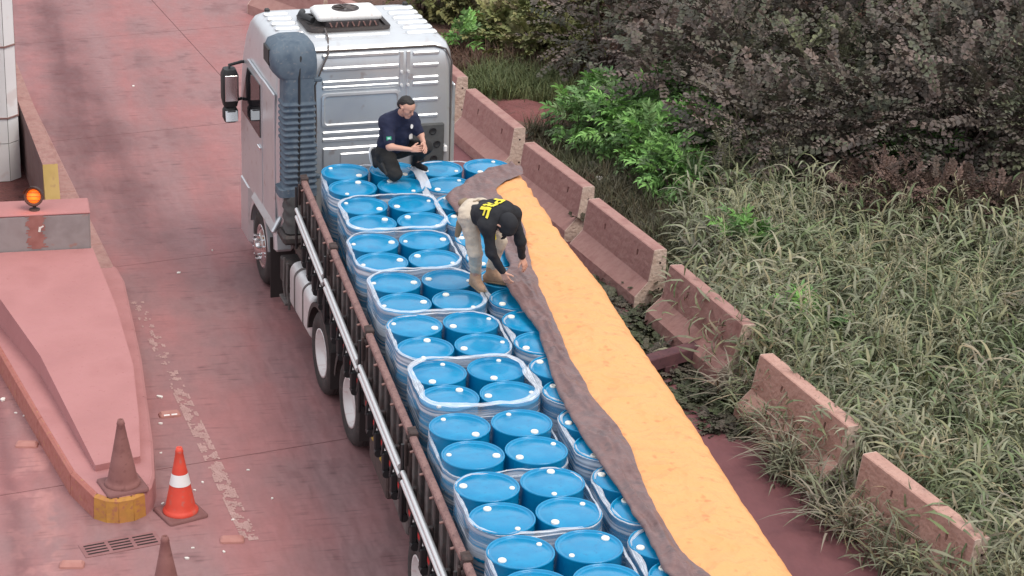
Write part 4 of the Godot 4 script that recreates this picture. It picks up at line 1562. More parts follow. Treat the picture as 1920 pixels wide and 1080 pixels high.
func film_wrap(o: Node3D, side: int, idx: int, fm: Material, rm: Material) -> void:
	var n := 84
	var line := film_outline(n)
	var nz := noise(300 + idx * 3 + side, 0.9, 3)
	# how high the film stands above or below the lids, and how wide its bunched top edge is, pallet by pallet
	var low_l := [0.80, 0.905, 0.895, 0.90, 0.875, 0.92, 0.78, 0.87, 0.86]
	var wide_l := [0.045, 0.06, 0.035, 0.05, 0.035, 0.085, 0.03, 0.035, 0.03]
	var top: float = low_l[idx] if side == 0 else 0.865
	var wide: float = wide_l[idx] if side == 0 else 0.06
	var bottom := 0.03
	var rows := 9
	var st := ST()
	st.set_smooth_group(0)
	var grid := []
	for r in rows + 1:
		var row := []
		for s in n + 1:
			var p: Vector2 = line[s % n]
			var nrm := p.normalized()
			var v := float(r) / rows
			var ang := TAU * s / n
			var ny := nz.get_noise_2d(cos(ang) * 2.0, sin(ang) * 2.0)
			var back := clampf(-p.y / 0.6, 0, 1)     # the film rides up over the lids where it is tight
			var y := lerpf(bottom, top + ny * 0.018 + (0.05 * back if top < 0.86 else 0.0), v)
			if side == 1:
				y -= 0.06 * v * clampf(p.x / 0.5, 0, 1)
			var off := nz.get_noise_3d(cos(ang) * 3.0, sin(ang) * 3.0, v * 5.0) * 0.009
			row.append(Vector3(p.x + nrm.x * off, y, p.y + nrm.y * off))
		grid.append(row)
	for r in rows:
		for s in n:
			var uv := [Vector2(float(s) / n, 1.0 - float(r) / rows), Vector2(float(s + 1) / n, 1.0 - float(r) / rows), Vector2(float(s + 1) / n, 1.0 - float(r + 1) / rows), Vector2(float(s) / n, 1.0 - float(r + 1) / rows)]
			var q := [grid[r][s], grid[r][s + 1], grid[r + 1][s + 1], grid[r + 1][s]]
			for e in [0, 2, 1, 0, 3, 2]:
				st.set_uv(uv[e])
				st.add_vertex(q[e])
	obj("film", st, fm, o)
	# bunched top edge folded inwards
	st = ST()
	st.set_smooth_group(0)
	var g2 := []
	for r in 5:
		var row := []
		for s in n + 1:
			var p: Vector2 = line[s % n]
			var nrm := p.normalized()
			var ang := TAU * s / n
			var w := wide * (0.85 + 0.5 * nz.get_noise_2d(cos(ang) * 1.6 + 9.0, sin(ang) * 1.6))
			w = max(w, 0.012)
			var base: Vector3 = grid[rows][s]
			var f := float(r) / 4.0
			var inn := f * w
			var hy := sin(f * PI * 0.8) * 0.012 + nz.get_noise_2d(s * 0.5, r * 1.5) * 0.003
			row.append(base + Vector3(-nrm.x * inn, hy, -nrm.y * inn))
		g2.append(row)
	for r in 4:
		for s in n:
			var uv := [Vector2(float(s) / n, r / 4.0), Vector2(float(s + 1) / n, r / 4.0), Vector2(float(s + 1) / n, (r + 1) / 4.0), Vector2(float(s) / n, (r + 1) / 4.0)]
			var q := [g2[r][s], g2[r][s + 1], g2[r + 1][s + 1], g2[r + 1][s]]
			for e in [0, 2, 1, 0, 3, 2]:
				st.set_uv(uv[e])
				st.add_vertex(q[e])
	obj("bunched_edge", st, rm, o)

# ------------------------------------------------------------------ tarpaulin
func curve_at(tab: Array, z: float) -> float:
	for i in tab.size() - 1:
		if z <= tab[i + 1][0]:
			var f: float = clampf((z - tab[i][0]) / (tab[i + 1][0] - tab[i][0]), 0, 1)
			f = f * f * (3.0 - 2.0 * f) * 0.5 + f * 0.5
			return lerpf(tab[i][1], tab[i + 1][1], f)
	return tab[-1][1]

const T_IN := [[-8.25, 1.18], [-8.05, 0.85], [-7.7, 0.52], [-7.25, 0.20], [-6.8, 0.22], [-6.2, 0.40], [-5.5, 0.52], [-5.0, 0.46], [-4.6, 0.32], [-4.2, 0.25], [-3.6, 0.30], [-3.1, 0.34], [-2.6, 0.29], [-2.17, 0.23], [-1.24, 0.16], [-0.6, 0.17], [0.0, 0.20], [1.13, 0.22], [2.1, 0.21], [4.4, 0.21]]
const T_MID := [[-8.25, 1.33], [-7.9, 1.30], [-7.7, 1.12], [-7.35, 0.83], [-6.8, 0.85], [-6.1, 0.89], [-5.4, 0.78], [-4.75, 0.67], [-4.0, 0.61], [-3.4, 0.58], [-2.6, 0.51], [-1.9, 0.48], [-1.5, 0.46], [-0.9, 0.54], [-0.3, 0.53], [0.2, 0.48], [0.7, 0.44], [1.3, 0.43], [1.84, 0.45], [2.2, 0.55], [3.0, 0.5], [4.4, 0.5]]
const T_OUT := [[-8.25, 1.33], [-7.2, 1.31], [-6.55, 1.345], [-6.2, 1.30], [-5.9, 1.33], [-4.43, 1.385], [-3.4, 1.365], [-2.3, 1.36], [-0.7, 1.34], [0.8, 1.315], [2.0, 1.30], [4.4, 1.30]]

var wr := FastNoiseLite.new()
var wr2 := FastNoiseLite.new()
func tarp_y(x: float, z: float) -> float:
	# cloth lying over the lids with folds and creases
	var y := 2.44 + 0.020 * wr.get_noise_2d(x * 1.0, z * 0.8) + 0.012 * wr2.get_noise_2d(x * 2.0 + z * 1.2, z * 1.5)
	var cr := wr.get_noise_2d(x * 0.7 + 31.0, z * 0.45 - x * 0.5 + 11.0)
	y += 0.010 * pow(1.0 - min(1.0, absf(cr) * 5.0), 2.0)
	# bunched folds near the turned-back front end
	var b := exp(-pow((z + 7.35) / 0.5, 2.0)) * clampf((x - 0.7) / 0.3, 0, 1)
	y += b * (0.05 + 0.022 * sin((x * 0.7 + z) * 20.0))
	var f := exp(-pow((z + 6.25 - (x - 1.0) * 0.5) / 0.10, 2.0)) * clampf((x - 0.7) / 0.3, 0, 1)
	y += 0.05 * f
	# lifted a little at the man's hands
	y += 0.09 * exp(-(pow((x - 0.36) / 0.22, 2.0) + pow((z + 4.2) / 0.35, 2.0)))
	return y

func build_tarp() -> void:
	wr.seed = 71
	wr.frequency = 1.1
	wr.fractal_octaves = 3
	wr2.seed = 72
	wr2.frequency = 2.2
	wr2.fractal_octaves = 3
	var T := thing("tarpaulin", "orange tarpaulin pulled back along the drums with its brown underside turned up", "tarpaulin")
	var z0 := -8.18
	var z1 := 4.4
	var nz := 300
	# orange sheet: from under the brown fold, over the edge of the load and down the far side
	var st := ST()
	st.set_smooth_group(0)
	var rows := []
	for j in nz + 1:
		var z: float = lerp(z0, z1, float(j) / nz)
		var a: float = curve_at(T_IN, z) + 0.03
		var c: float = curve_at(T_OUT, z) + 0.006 * wr.get_noise_2d(z * 0.8, 4.0)
		var row := []
		for k in 26:
			var f := k / 25.0
			var x: float = lerp(a, c - 0.03, f)
			row.append(Vector3(x, tarp_y(x, z) - 0.07 * pow(f, 10.0), z))
		var e: Vector3 = row[-1]
		for k in 10:
			var g := (k + 1) / 10.0
			row.append(Vector3(c + 0.03 * sin(g * 2.2) + 0.025 * wr2.get_noise_2d(z * 2.0, g * 2.0) * g, e.y - 0.05 - 0.95 * g, z))
		rows.append(row)
	grid_mesh(st, rows)
	obj("orange_sheet", st, M.tarp_orange, T)
	# brown flap: the turned-up edge, a rounded fold at the inner side and a free wavy edge at the outer
	st = ST()
	st.set_smooth_group(0)
	rows = []
	for j in nz * 2 + 1:
		var z: float = lerp(z0 - 0.02, z1, float(j) / (nz * 2))
		var a: float = curve_at(T_IN, z) + 0.025 * wr.get_noise_2d(z * 1.4, 9.0)
		var c: float = curve_at(T_MID, z) + 0.03 * wr.get_noise_2d(z * 1.2, 2.0)
		var row := []
		# underside of the roll at the fold
		for k in 5:
			var t := -PI * 0.5 - PI * 0.5 * k / 4.0
			row.append(Vector3(a + 0.02 + cos(t) * 0.028, tarp_y(a, z) + 0.012 + sin(t) * 0.028, z))
		for k in 24:
			var f := (k + 1) / 24.0
			var x: float = lerp(a, c, f)
			var folds := 0.045 * (1.0 - absf(wr.get_noise_2d(x * 2.4 - z * 0.3, z * 0.5 + x * 0.8)) * 3.2) + 0.03 * wr.get_noise_2d(x * 2.0 + 50.0, z * 0.9)
			row.append(Vector3(x, tarp_y(x, z) + 0.02 + max(folds, -0.008) * sin(PI * min(1.0, f * 1.02)) + 0.012 * (1.0 - f), z))
		rows.append(row)
	grid_mesh(st, rows)
	obj("brown_flap", st, M.tarp_brown, T)

func grid_mesh(st: SurfaceTool, rows: Array) -> void:
	for j in rows.size() - 1:
		for k in rows[0].size() - 1:
			var a: Vector3 = rows[j][k]
			var b: Vector3 = rows[j][k + 1]
			var c: Vector3 = rows[j + 1][k + 1]
			var d: Vector3 = rows[j + 1][k]
			st.add_vertex(a); st.add_vertex(b); st.add_vertex(c)
			st.add_vertex(a); st.add_vertex(c); st.add_vertex(d)

# ------------------------------------------------------------------ people: fields of tapered capsules, meshed as surface nets
func cap_d(p: Vector3, a: Vector3, ab: Vector3, il: float, ra: float, rb: float) -> float:
	var t := clampf((p - a).dot(ab) * il, 0.0, 1.0)
	return (p - a - ab * t).length() - lerpf(ra, rb, t)

func field_at(bones: Array, p: Vector3, k: float) -> float:
	var v := 10.0
	for b in bones:
		var ab: Vector3 = b[1] - b[0]
		var d := cap_d(p, b[0], ab, 1.0 / max(ab.length_squared(), 1e-9), b[2], b[3])
		var h: float = max(k - absf(v - d), 0.0) / k
		v = min(v, d) - h * h * k * 0.25
	return v

func net(acc: Dictionary, bones: Array, cell: float, k: float, amp := 0.0, nfreq := 9.0) -> void:
	var lo := Vector3(1e9, 1e9, 1e9)
	var hi := -lo
	for b in bones:
		var r: float = max(b[2], b[3]) + k + cell * 3.0
		for e in [b[0], b[1]]:
			lo = lo.min(e - Vector3(r, r, r))
			hi = hi.max(e + Vector3(r, r, r))
	var nx := int((hi.x - lo.x) / cell) + 2
	var ny := int((hi.y - lo.y) / cell) + 2
	var nz := int((hi.z - lo.z) / cell) + 2
	var f := PackedFloat32Array()
	f.resize(nx * ny * nz)
	f.fill(10.0)
	for b in bones:
		var a: Vector3 = b[0]
		var e: Vector3 = b[1]
		var ra: float = b[2]
		var rb: float = b[3]
		var ab := e - a
		var il: float = 1.0 / max(ab.length_squared(), 1e-9)
		var m: float = max(ra, rb) + k + cell * 2.0
		var l := (a.min(e) - Vector3(m, m, m) - lo) / cell
		var h := (a.max(e) + Vector3(m, m, m) - lo) / cell
		for x in range(max(0, int(l.x)), min(nx, int(h.x) + 2)):
			for y in range(max(0, int(l.y)), min(ny, int(h.y) + 2)):
				for z in range(max(0, int(l.z)), min(nz, int(h.z) + 2)):
					var p := lo + Vector3(x, y, z) * cell - a
					var t := clampf(p.dot(ab) * il, 0.0, 1.0)
					var d := (p - ab * t).length() - ra - (rb - ra) * t
					var i := (x * ny + y) * nz + z
					var v := f[i]
					var g := k - absf(v - d)
					f[i] = minf(v, d) - (g * g / k * 0.25 if g > 0.0 else 0.0)
	if amp > 0.0:
		var nn := FastNoiseLite.new()
		nn.seed = 5
		nn.frequency = nfreq
		nn.fractal_octaves = 2
		var lim := cell * 3.0 + amp
		for x in nx:
			for y in ny:
				for z in nz:
					var i := (x * ny + y) * nz + z
					if absf(f[i]) < lim:
						var p := lo + Vector3(x, y, z) * cell
						f[i] += amp * nn.get_noise_3d(p.x + p.y * 0.35, p.y * 1.2, p.z - p.y * 0.3)
	var idx := PackedInt32Array()
	idx.resize(nx * ny * nz)
	idx.fill(-1)
	var V: PackedVector3Array = acc.v
	var N: PackedVector3Array = acc.n
	var I: PackedInt32Array = acc.i
	var sx := ny * nz
	var corner := [0, 1, nz, nz + 1, sx, sx + 1, sx + nz, sx + nz + 1]
	var co := [Vector3(0, 0, 0), Vector3(0, 0, 1), Vector3(0, 1, 0), Vector3(0, 1, 1), Vector3(1, 0, 0), Vector3(1, 0, 1), Vector3(1, 1, 0), Vector3(1, 1, 1)]
	var edges := [[0, 1], [2, 3], [4, 5], [6, 7], [0, 2], [1, 3], [4, 6], [5, 7], [0, 4], [1, 5], [2, 6], [3, 7]]
	var near := cell * 2.2
	for x in nx - 1:
		for y in ny - 1:
			for z in nz - 1:
				var i := (x * ny + y) * nz + z
				if absf(f[i]) > near:
					continue
				var c := 0
				for q in 8:
					if f[i + corner[q]] < 0.0:
						c += 1
				if c == 0 or c == 8:
					continue
				var s := Vector3.ZERO
				var cnt := 0
				for e in edges:
					var fa := f[i + corner[e[0]]]
					var fb := f[i + corner[e[1]]]
					if (fa < 0.0) != (fb < 0.0):
						s += co[e[0]].lerp(co[e[1]], fa / (fa - fb))
						cnt += 1
				var gx := f[i + corner[4]] + f[i + corner[5]] + f[i + corner[6]] + f[i + corner[7]] - f[i] - f[i + corner[1]] - f[i + corner[2]] - f[i + corner[3]]
				var gy := f[i + corner[2]] + f[i + corner[3]] + f[i + corner[6]] + f[i + corner[7]] - f[i] - f[i + corner[1]] - f[i + corner[4]] - f[i + corner[5]]
				var gz := f[i + corner[1]] + f[i + corner[3]] + f[i + corner[5]] + f[i + corner[7]] - f[i] - f[i + corner[2]] - f[i + corner[4]] - f[i + corner[6]]
				idx[i] = V.size()
				V.append(lo + (Vector3(x, y, z) + s / cnt) * cell)
				N.append(Vector3(gx, gy, gz).normalized())
	for x in range(1, nx - 1):
		for y in range(1, ny - 1):
			for z in range(1, nz - 1):
				var i := (x * ny + y) * nz + z
				if absf(f[i]) > near:
					continue
				var ins := f[i] < 0.0
				for ax in 3:
					var st: int = [sx, nz, 1][ax]
					if (f[i + st] < 0.0) == ins:
						continue
					var u: int = [nz, 1, sx][ax]
					var w: int = [1, sx, nz][ax]
					var a := idx[i]
					var b := idx[i - u]
					var c := idx[i - u - w]
					var d := idx[i - w]
					if a < 0 or b < 0 or c < 0 or d < 0:
						continue
					var nn := N[a] + N[b] + N[c] + N[d]
					if (V[c] - V[a]).cross(V[b] - V[a]).dot(nn) < 0.0:
						I.append_array([a, c, b, a, d, c])
					else:
						I.append_array([a, b, c, a, c, d])
	acc.v = V
	acc.n = N
	acc.i = I

func fresh() -> Dictionary:
	return {"v": PackedVector3Array(), "n": PackedVector3Array(), "i": PackedInt32Array()}

func flesh(called: String, acc: Dictionary, m: Material, parent: Node3D) -> MeshInstance3D:
	var arr := []
	arr.resize(Mesh.ARRAY_MAX)
	arr[Mesh.ARRAY_VERTEX] = acc.v
	arr[Mesh.ARRAY_NORMAL] = acc.n
	arr[Mesh.ARRAY_INDEX] = acc.i
	var me := ArrayMesh.new()
	me.add_surface_from_arrays(Mesh.PRIMITIVE_TRIANGLES, arr)
	return inst(called, me, m, parent)

func blob(called: String, bones: Array, cell: float, k: float, m: Material, parent: Node3D, amp := 0.0, nf := 9.0) -> MeshInstance3D:
	var a := fresh()
	net(a, bones, cell, k, amp, nf)
	return flesh(called, a, m, parent)

# head bones in a frame (x right of the face, y up, z forward), origin at mid head
func head_bones(X: Transform3D, neck: Vector3) -> Array:
	var out := []
	for b in [[0, .04, -.035, 0, .035, .02, .086, .082], [0, -.02, .035, 0, -.088, .062, .066, .038], [-.034, -.018, .048, .034, -.018, .048, .04, .04], [0, .012, .092, 0, -.026, .108, .009, .015], [-.032, .028, .078, .032, .028, .078, .016, .016], [-.086, .012, -.005, -.088, -.03, 0, .014, .010], [.086, .012, -.005, .088, -.03, 0, .014, .010], [-.018, -.058, .09, .018, -.058, .09, .010, .010]]:
		out.append([X * Vector3(b[0], b[1], b[2]), X * Vector3(b[3], b[4], b[5]), b[6], b[7]])
	out.append([X * Vector3(0, -.06, -.015), neck, .056, .06])
	return out

func face_parts(X: Transform3D, who: Node3D) -> void:
	for s in [-1.0, 1.0]:
		blob("eye", [[X * Vector3(s * .026, .004, .093), X * Vector3(s * .040, .004, .087), .008, .007]], .003, .004, M.eye, who)
		blob("eyebrow", [[X * Vector3(s * .018, .027, .098), X * Vector3(s * .048, .027, .089), .007, .005]], .003, .004, M.hair, who)
	blob("mouth", [[X * Vector3(-.022, -.056, .101), X * Vector3(.022, -.056, .101), .0055, .0055]], .003, .004, M.lip, who)

# wrist, direction of the fingers, back of the hand, side of the thumb, curl
func hand_bones(W: Vector3, d: Vector3, back: Vector3, curl: float, thumb_out := 0.7) -> Array:
	d = d.normalized()
	back = (back - d * back.dot(d)).normalized()
	var s := d.cross(back)
	return hand_from(W, d, back, s, curl, thumb_out)

func hand_from(W: Vector3, d: Vector3, back: Vector3, s: Vector3, curl: float, thumb_out: float) -> Array:
	var out := []
	for k in 4:
		var o := (k - 1.5) * 0.0205
		var knuckle := W + d * (0.088 - absf(k - 1.2) * 0.004) + s * o
		out.append([W + d * 0.01 + s * o * 0.6, knuckle, 0.017, 0.0125])
		var len_: float = [0.040, 0.045, 0.042, 0.033][k]
		var spread := s * (k - 1.5) * 0.09
		var d1 := (d + spread - back * sin(curl) * 0.8).normalized()
		var p1 := knuckle + d1 * len_
		var d2 := (d + spread - back * (sin(curl) * 1.7 + 0.15)).normalized()
		var p2 := p1 + d2 * len_ * 0.62
		var d3 := (d + spread - back * (sin(curl) * 2.6 + 0.3)).normalized()
		out.append([knuckle, p1, 0.0098, 0.009])
		out.append([p1, p2, 0.009, 0.0082])
		out.append([p2, p2 + d3 * len_ * 0.5, 0.0082, 0.007])
	var tb := W + d * 0.03 + s * -0.03
	var t1 := tb + (d * 0.75 - s * thumb_out - back * 0.25).normalized() * 0.045
	out.append([W + d * 0.012 - s * 0.012, tb, 0.018, 0.0155])
	out.append([tb, t1, 0.013, 0.0105])
	out.append([t1, t1 + (d * 0.95 - s * thumb_out * 0.6 - back * 0.3).normalized() * 0.032, 0.0105, 0.008])
	return out

func build_people() -> void:
	man_bending()
	man_kneeling()

func torso_bones(pc: Vector3, nk: Vector3, rs: Vector3, ls: Vector3, rh: Vector3, lh: Vector3, fwd: Vector3, extra: float, belly := 0.0) -> Array:
	var side := (ls - rs).normalized()
	var out := []
	for s in [-1.0, 1.0]:
		out.append([pc.lerp(nk, 0.12) + side * s * 0.075, pc.lerp(nk, 0.5) + side * s * 0.07, 0.105 + extra, 0.102 + extra])
		out.append([pc.lerp(nk, 0.5) + side * s * 0.07, pc.lerp(nk, 0.84) + side * s * 0.085, 0.102 + extra, 0.095 + extra])
	out.append([nk + (rs - nk) * 0.15, rs, 0.062 + extra, 0.066 + extra])
	out.append([nk + (ls - nk) * 0.15, ls, 0.062 + extra, 0.066 + extra])
	out.append([rs.lerp(pc, 0.12), ls.lerp(pc, 0.12), 0.085 + extra, 0.085 + extra])
	if belly > 0.0:
		out.append([pc.lerp(nk, 0.2) + fwd * belly, pc.lerp(nk, 0.5) + fwd * belly * 0.8, 0.11 + extra, 0.105 + extra])
	return out

func man_bending() -> void:
	var P := thing("person", "man in black PRF shirt, black cap and khaki trousers bending over the tarpaulin", "person")
	var ra := Vector3(-0.03, 2.52, -4.50)
	var la := Vector3(0.17, 2.52, -4.60)
	var rk := Vector3(-0.10, 2.91, -4.25)
	var lk := Vector3(0.21, 2.92, -4.46)
	var rh := Vector3(-0.165, 3.27, -4.32)
	var lh := Vector3(0.005, 3.27, -4.50)
	var pc := Vector3(-0.085, 3.29, -4.42)
	var nk := Vector3(0.14, 3.42, -4.04)
	var rs := Vector3(-0.03, 3.30, -3.97)
	var ls := Vector3(0.29, 3.35, -4.17)
	var re := Vector3(0.01, 3.00, -3.96)
	var le := Vector3(0.37, 3.04, -4.15)
	var rw := Vector3(0.155, 2.76, -4.00)
	var lw := Vector3(0.43, 2.80, -4.30)
	var fwd := Vector3(0.45, 0, 0.89).normalized()
	var down := Vector3(0.05, -1, -0.05).normalized()
	# head: crown points forward and down, face to the ground
	var up := (fwd * 0.93 - Vector3.UP * 0.25 + Vector3(0.25, 0, 0)).normalized()
	var face := (Vector3.DOWN - up * Vector3.DOWN.dot(up)).normalized()
	var X := Transform3D(Basis(up.cross(face), up, face), Vector3(0.145, 3.325, -3.95))
	# body
	var acc := fresh()
	var body := torso_bones(pc, nk, rs, ls, rh, lh, -Vector3.UP, -0.02)
	body.append_array([[rh, lh, .11, .11], [rh, rk, .075, .055], [rk, ra, .05, .038], [lh, lk, .075, .055], [lk, la, .05, .038], [rs, re, .046, .036], [re, rw, .036, .026], [ls, le, .046, .036], [le, lw, .036, .026], [nk, X * Vector3(0, -.05, -.01), .055, .055]])
	net(acc, body, 0.015, 0.04)
	net(acc, head_bones(X, nk), 0.006, 0.018)
	net(acc, hand_bones(rw, Vector3(0.09, -0.20, 0.02), Vector3(-0.6, 0.2, 0.7), 0.35, 1.0), 0.0042, 0.006)
	net(acc, hand_from(lw, Vector3(0.07, -0.20, 0.03).normalized(), Vector3(0.5, 0.25, 0.7).normalized(), Vector3(0.07, -0.20, 0.03).normalized().cross(Vector3(0.5, 0.25, 0.7).normalized()).normalized() * -1.0, 0.3, 1.0), 0.0042, 0.006)
	flesh("body", acc, M.skin, P)
	face_parts(X, P)
	# long sleeved shirt
	var shirt := torso_bones(pc.lerp(nk, 0.06), nk, rs, ls, rh, lh, -Vector3.UP, 0.012)
	shirt.append_array([[rs, re, .066, .054], [re, rw + (re - rw) * 0.08, .052, .040], [ls, le, .066, .054], [le, lw + (le - lw) * 0.08, .052, .040], [nk, X * Vector3(0, -.10, -.02), .066, .062]])
	blob("shirt", shirt, 0.012, 0.05, M.black_cloth, P, 0.008, 7.0)
	# trousers
	blob("trousers", [[rh + Vector3(0, .03, 0), lh + Vector3(0, .03, 0), .125, .125], [pc + Vector3(-.03, .02, -.03), pc + Vector3(.0, -.06, 0), .12, .11], [rh, rk, .098, .078], [rk, ra + Vector3(0, .06, 0), .075, .062], [lh, lk, .098, .078], [lk, la + Vector3(0, .06, 0), .075, .062]], 0.012, 0.045, M.khaki, P, 0.013, 8.0)
	# belt, holster and pouches on the right hip
	blob("duty_belt", ring_bones(pc.lerp(nk, 0.10), (nk - pc).normalized(), (ls - rs).normalized(), .155, .115, .022), 0.009, 0.01, M.belt, P)
	blob("holster", [[Vector3(-0.255, 3.22, -4.33), Vector3(-0.275, 3.07, -4.36), .042, .03], [Vector3(-0.25, 3.27, -4.30), Vector3(-0.27, 3.30, -4.38), .032, .02]], 0.008, 0.02, M.belt, P)
	blob("pouch", [[Vector3(-0.20, 3.37, -4.52), Vector3(-0.155, 3.37, -4.57), .042, .04]], 0.008, 0.02, M.belt, P)
	blob("pistol_grip", [[Vector3(-0.26, 3.27, -4.29), Vector3(-0.285, 3.33, -4.33), .02, .017]], 0.006, 0.01, M.gun_black, P)
	# boots
	for e in [[ra, Vector3(0.22, 0, 0.97)], [la, Vector3(0.85, 0, 0.52)]]:
		var a: Vector3 = e[0]
		var d: Vector3 = e[1].normalized()
		var sole := Vector3(a.x, 2.405, a.z)
		var bt := blob("boot", [[a + Vector3(0, .07, 0), a, .062, .056], [a, sole + d * -0.035 + Vector3(0, .05, 0), .055, .048], [sole + d * -0.05 + Vector3(0, .048, 0), sole + d * 0.17 + Vector3(0, .044, 0), .047, .040], [a, sole + d * 0.12 + Vector3(0, .05, 0), .05, .038]], 0.008, 0.03, M.boot, P, 0.004, 12.0)
		var st := ST()
		bx(st, sole + d * 0.055 + Vector3(0, .012, 0), Vector3(0.098, 0.026, 0.29), Basis(Vector3.UP.cross(d), Vector3.UP, d), 0.011)
		obj("sole", st, M.belt, bt)
	# cap
	var capn := blob("cap", [[X * Vector3(0, .055, -.03), X * Vector3(0, .055, .02), .094, .090], [X * Vector3(0, .025, -.05), X * Vector3(0, .02, .0), .092, .096]], 0.006, 0.02, M.black_cloth, P)
	blob("cap_peak", [[X * Vector3(-.05, .035, .10), X * Vector3(.05, .035, .10), .012, .012], [X * Vector3(-.035, .025, .155), X * Vector3(.035, .025, .155), .010, .010], [X * Vector3(0, .03, .09), X * Vector3(0, .025, .155), .022, .012]], 0.005, 0.02, M.black_cloth, capn)
	blob("cap_emblem", [[X * Vector3(.062, .10, .055), X * Vector3(.070, .085, .05), .012, .010]], 0.004, 0.004, M.slat_grey, capn)
	# lettering on the back: P R F, laid on the cloth
	letters(P, shirt, pc, nk, rs, ls)
	# breast badge seen below the collar on the right arm side
	blob("sleeve_badge", [[re.lerp(rs, 0.55) + Vector3(0.058, 0, 0.012), re.lerp(rs, 0.72) + Vector3(0.058, 0, 0.006), .014, .012]], 0.005, 0.004, M.yellow_letter, P)

func ring_bones(c: Vector3, axis: Vector3, side: Vector3, ru: float, rv: float, r: float) -> Array:
	var v := axis.cross(side).normalized()
	var out := []
	for k in 16:
		var t0 := TAU * k / 16.0
		var t1 := TAU * (k + 1) / 16.0
		out.append([c + side * cos(t0) * ru + v * sin(t0) * rv, c + side * cos(t1) * ru + v * sin(t1) * rv, r, r])
	return out

func letters(P: Node3D, bones: Array, pc: Vector3, nk: Vector3, rs: Vector3, ls: Vector3) -> void:
	var glyph := {
		"P": ["11111110", "11111111", "11100111", "11100011", "11100111", "11111111", "11111110", "11100000", "11100000", "11100000", "11100000"],
		"R": ["11111110", "11111111", "11100111", "11100011", "11100111", "11111111", "11111110", "11101110", "11100111", "11100111", "11100011"],
		"F": ["11111111", "11111111", "11100000", "11100000", "11111110", "11111110", "11100000", "11100000", "11100000", "11100000", "11100000"]}
	var up := (nk - pc).normalized()
	var right := (rs - ls)
	right = (right - up * right.dot(up)).normalized()
	var out := right.cross(up).normalized()     # away from the back
	if out.y < 0.0:
		out = -out
	var centre := pc.lerp(nk, 0.82)
	var cw := 0.0118
	var ch := 0.0135
	var word := ["P", "R", "F"]
	for li in 3:
		var g: Array = glyph[word[li]]
		var st := ST()
		st.set_smooth_group(-1)
		var o := (li - 1) * 0.108 - 4 * cw + 0.062
		var grid := {}
		for r in 12:
			for c in 9:
				var p := centre + right * (o + c * cw) + up * (0.07 - r * ch) + out * 0.26
				var t := 0.0
				for s in 24:
					var d := field_at(bones, p - out * t, 0.05)
					if d < 0.0085:
						break
					t += max(d - 0.008, 0.001)
				grid[[r, c]] = p - out * (t - 0.003)
		for r in 11:
			for c in 8:
				if g[r][c] == "1":
					quad(st, grid[[r, c]], grid[[r, c + 1]], grid[[r + 1, c + 1]], grid[[r + 1, c]], out)
		obj("letter", st, M.yellow_letter, P)

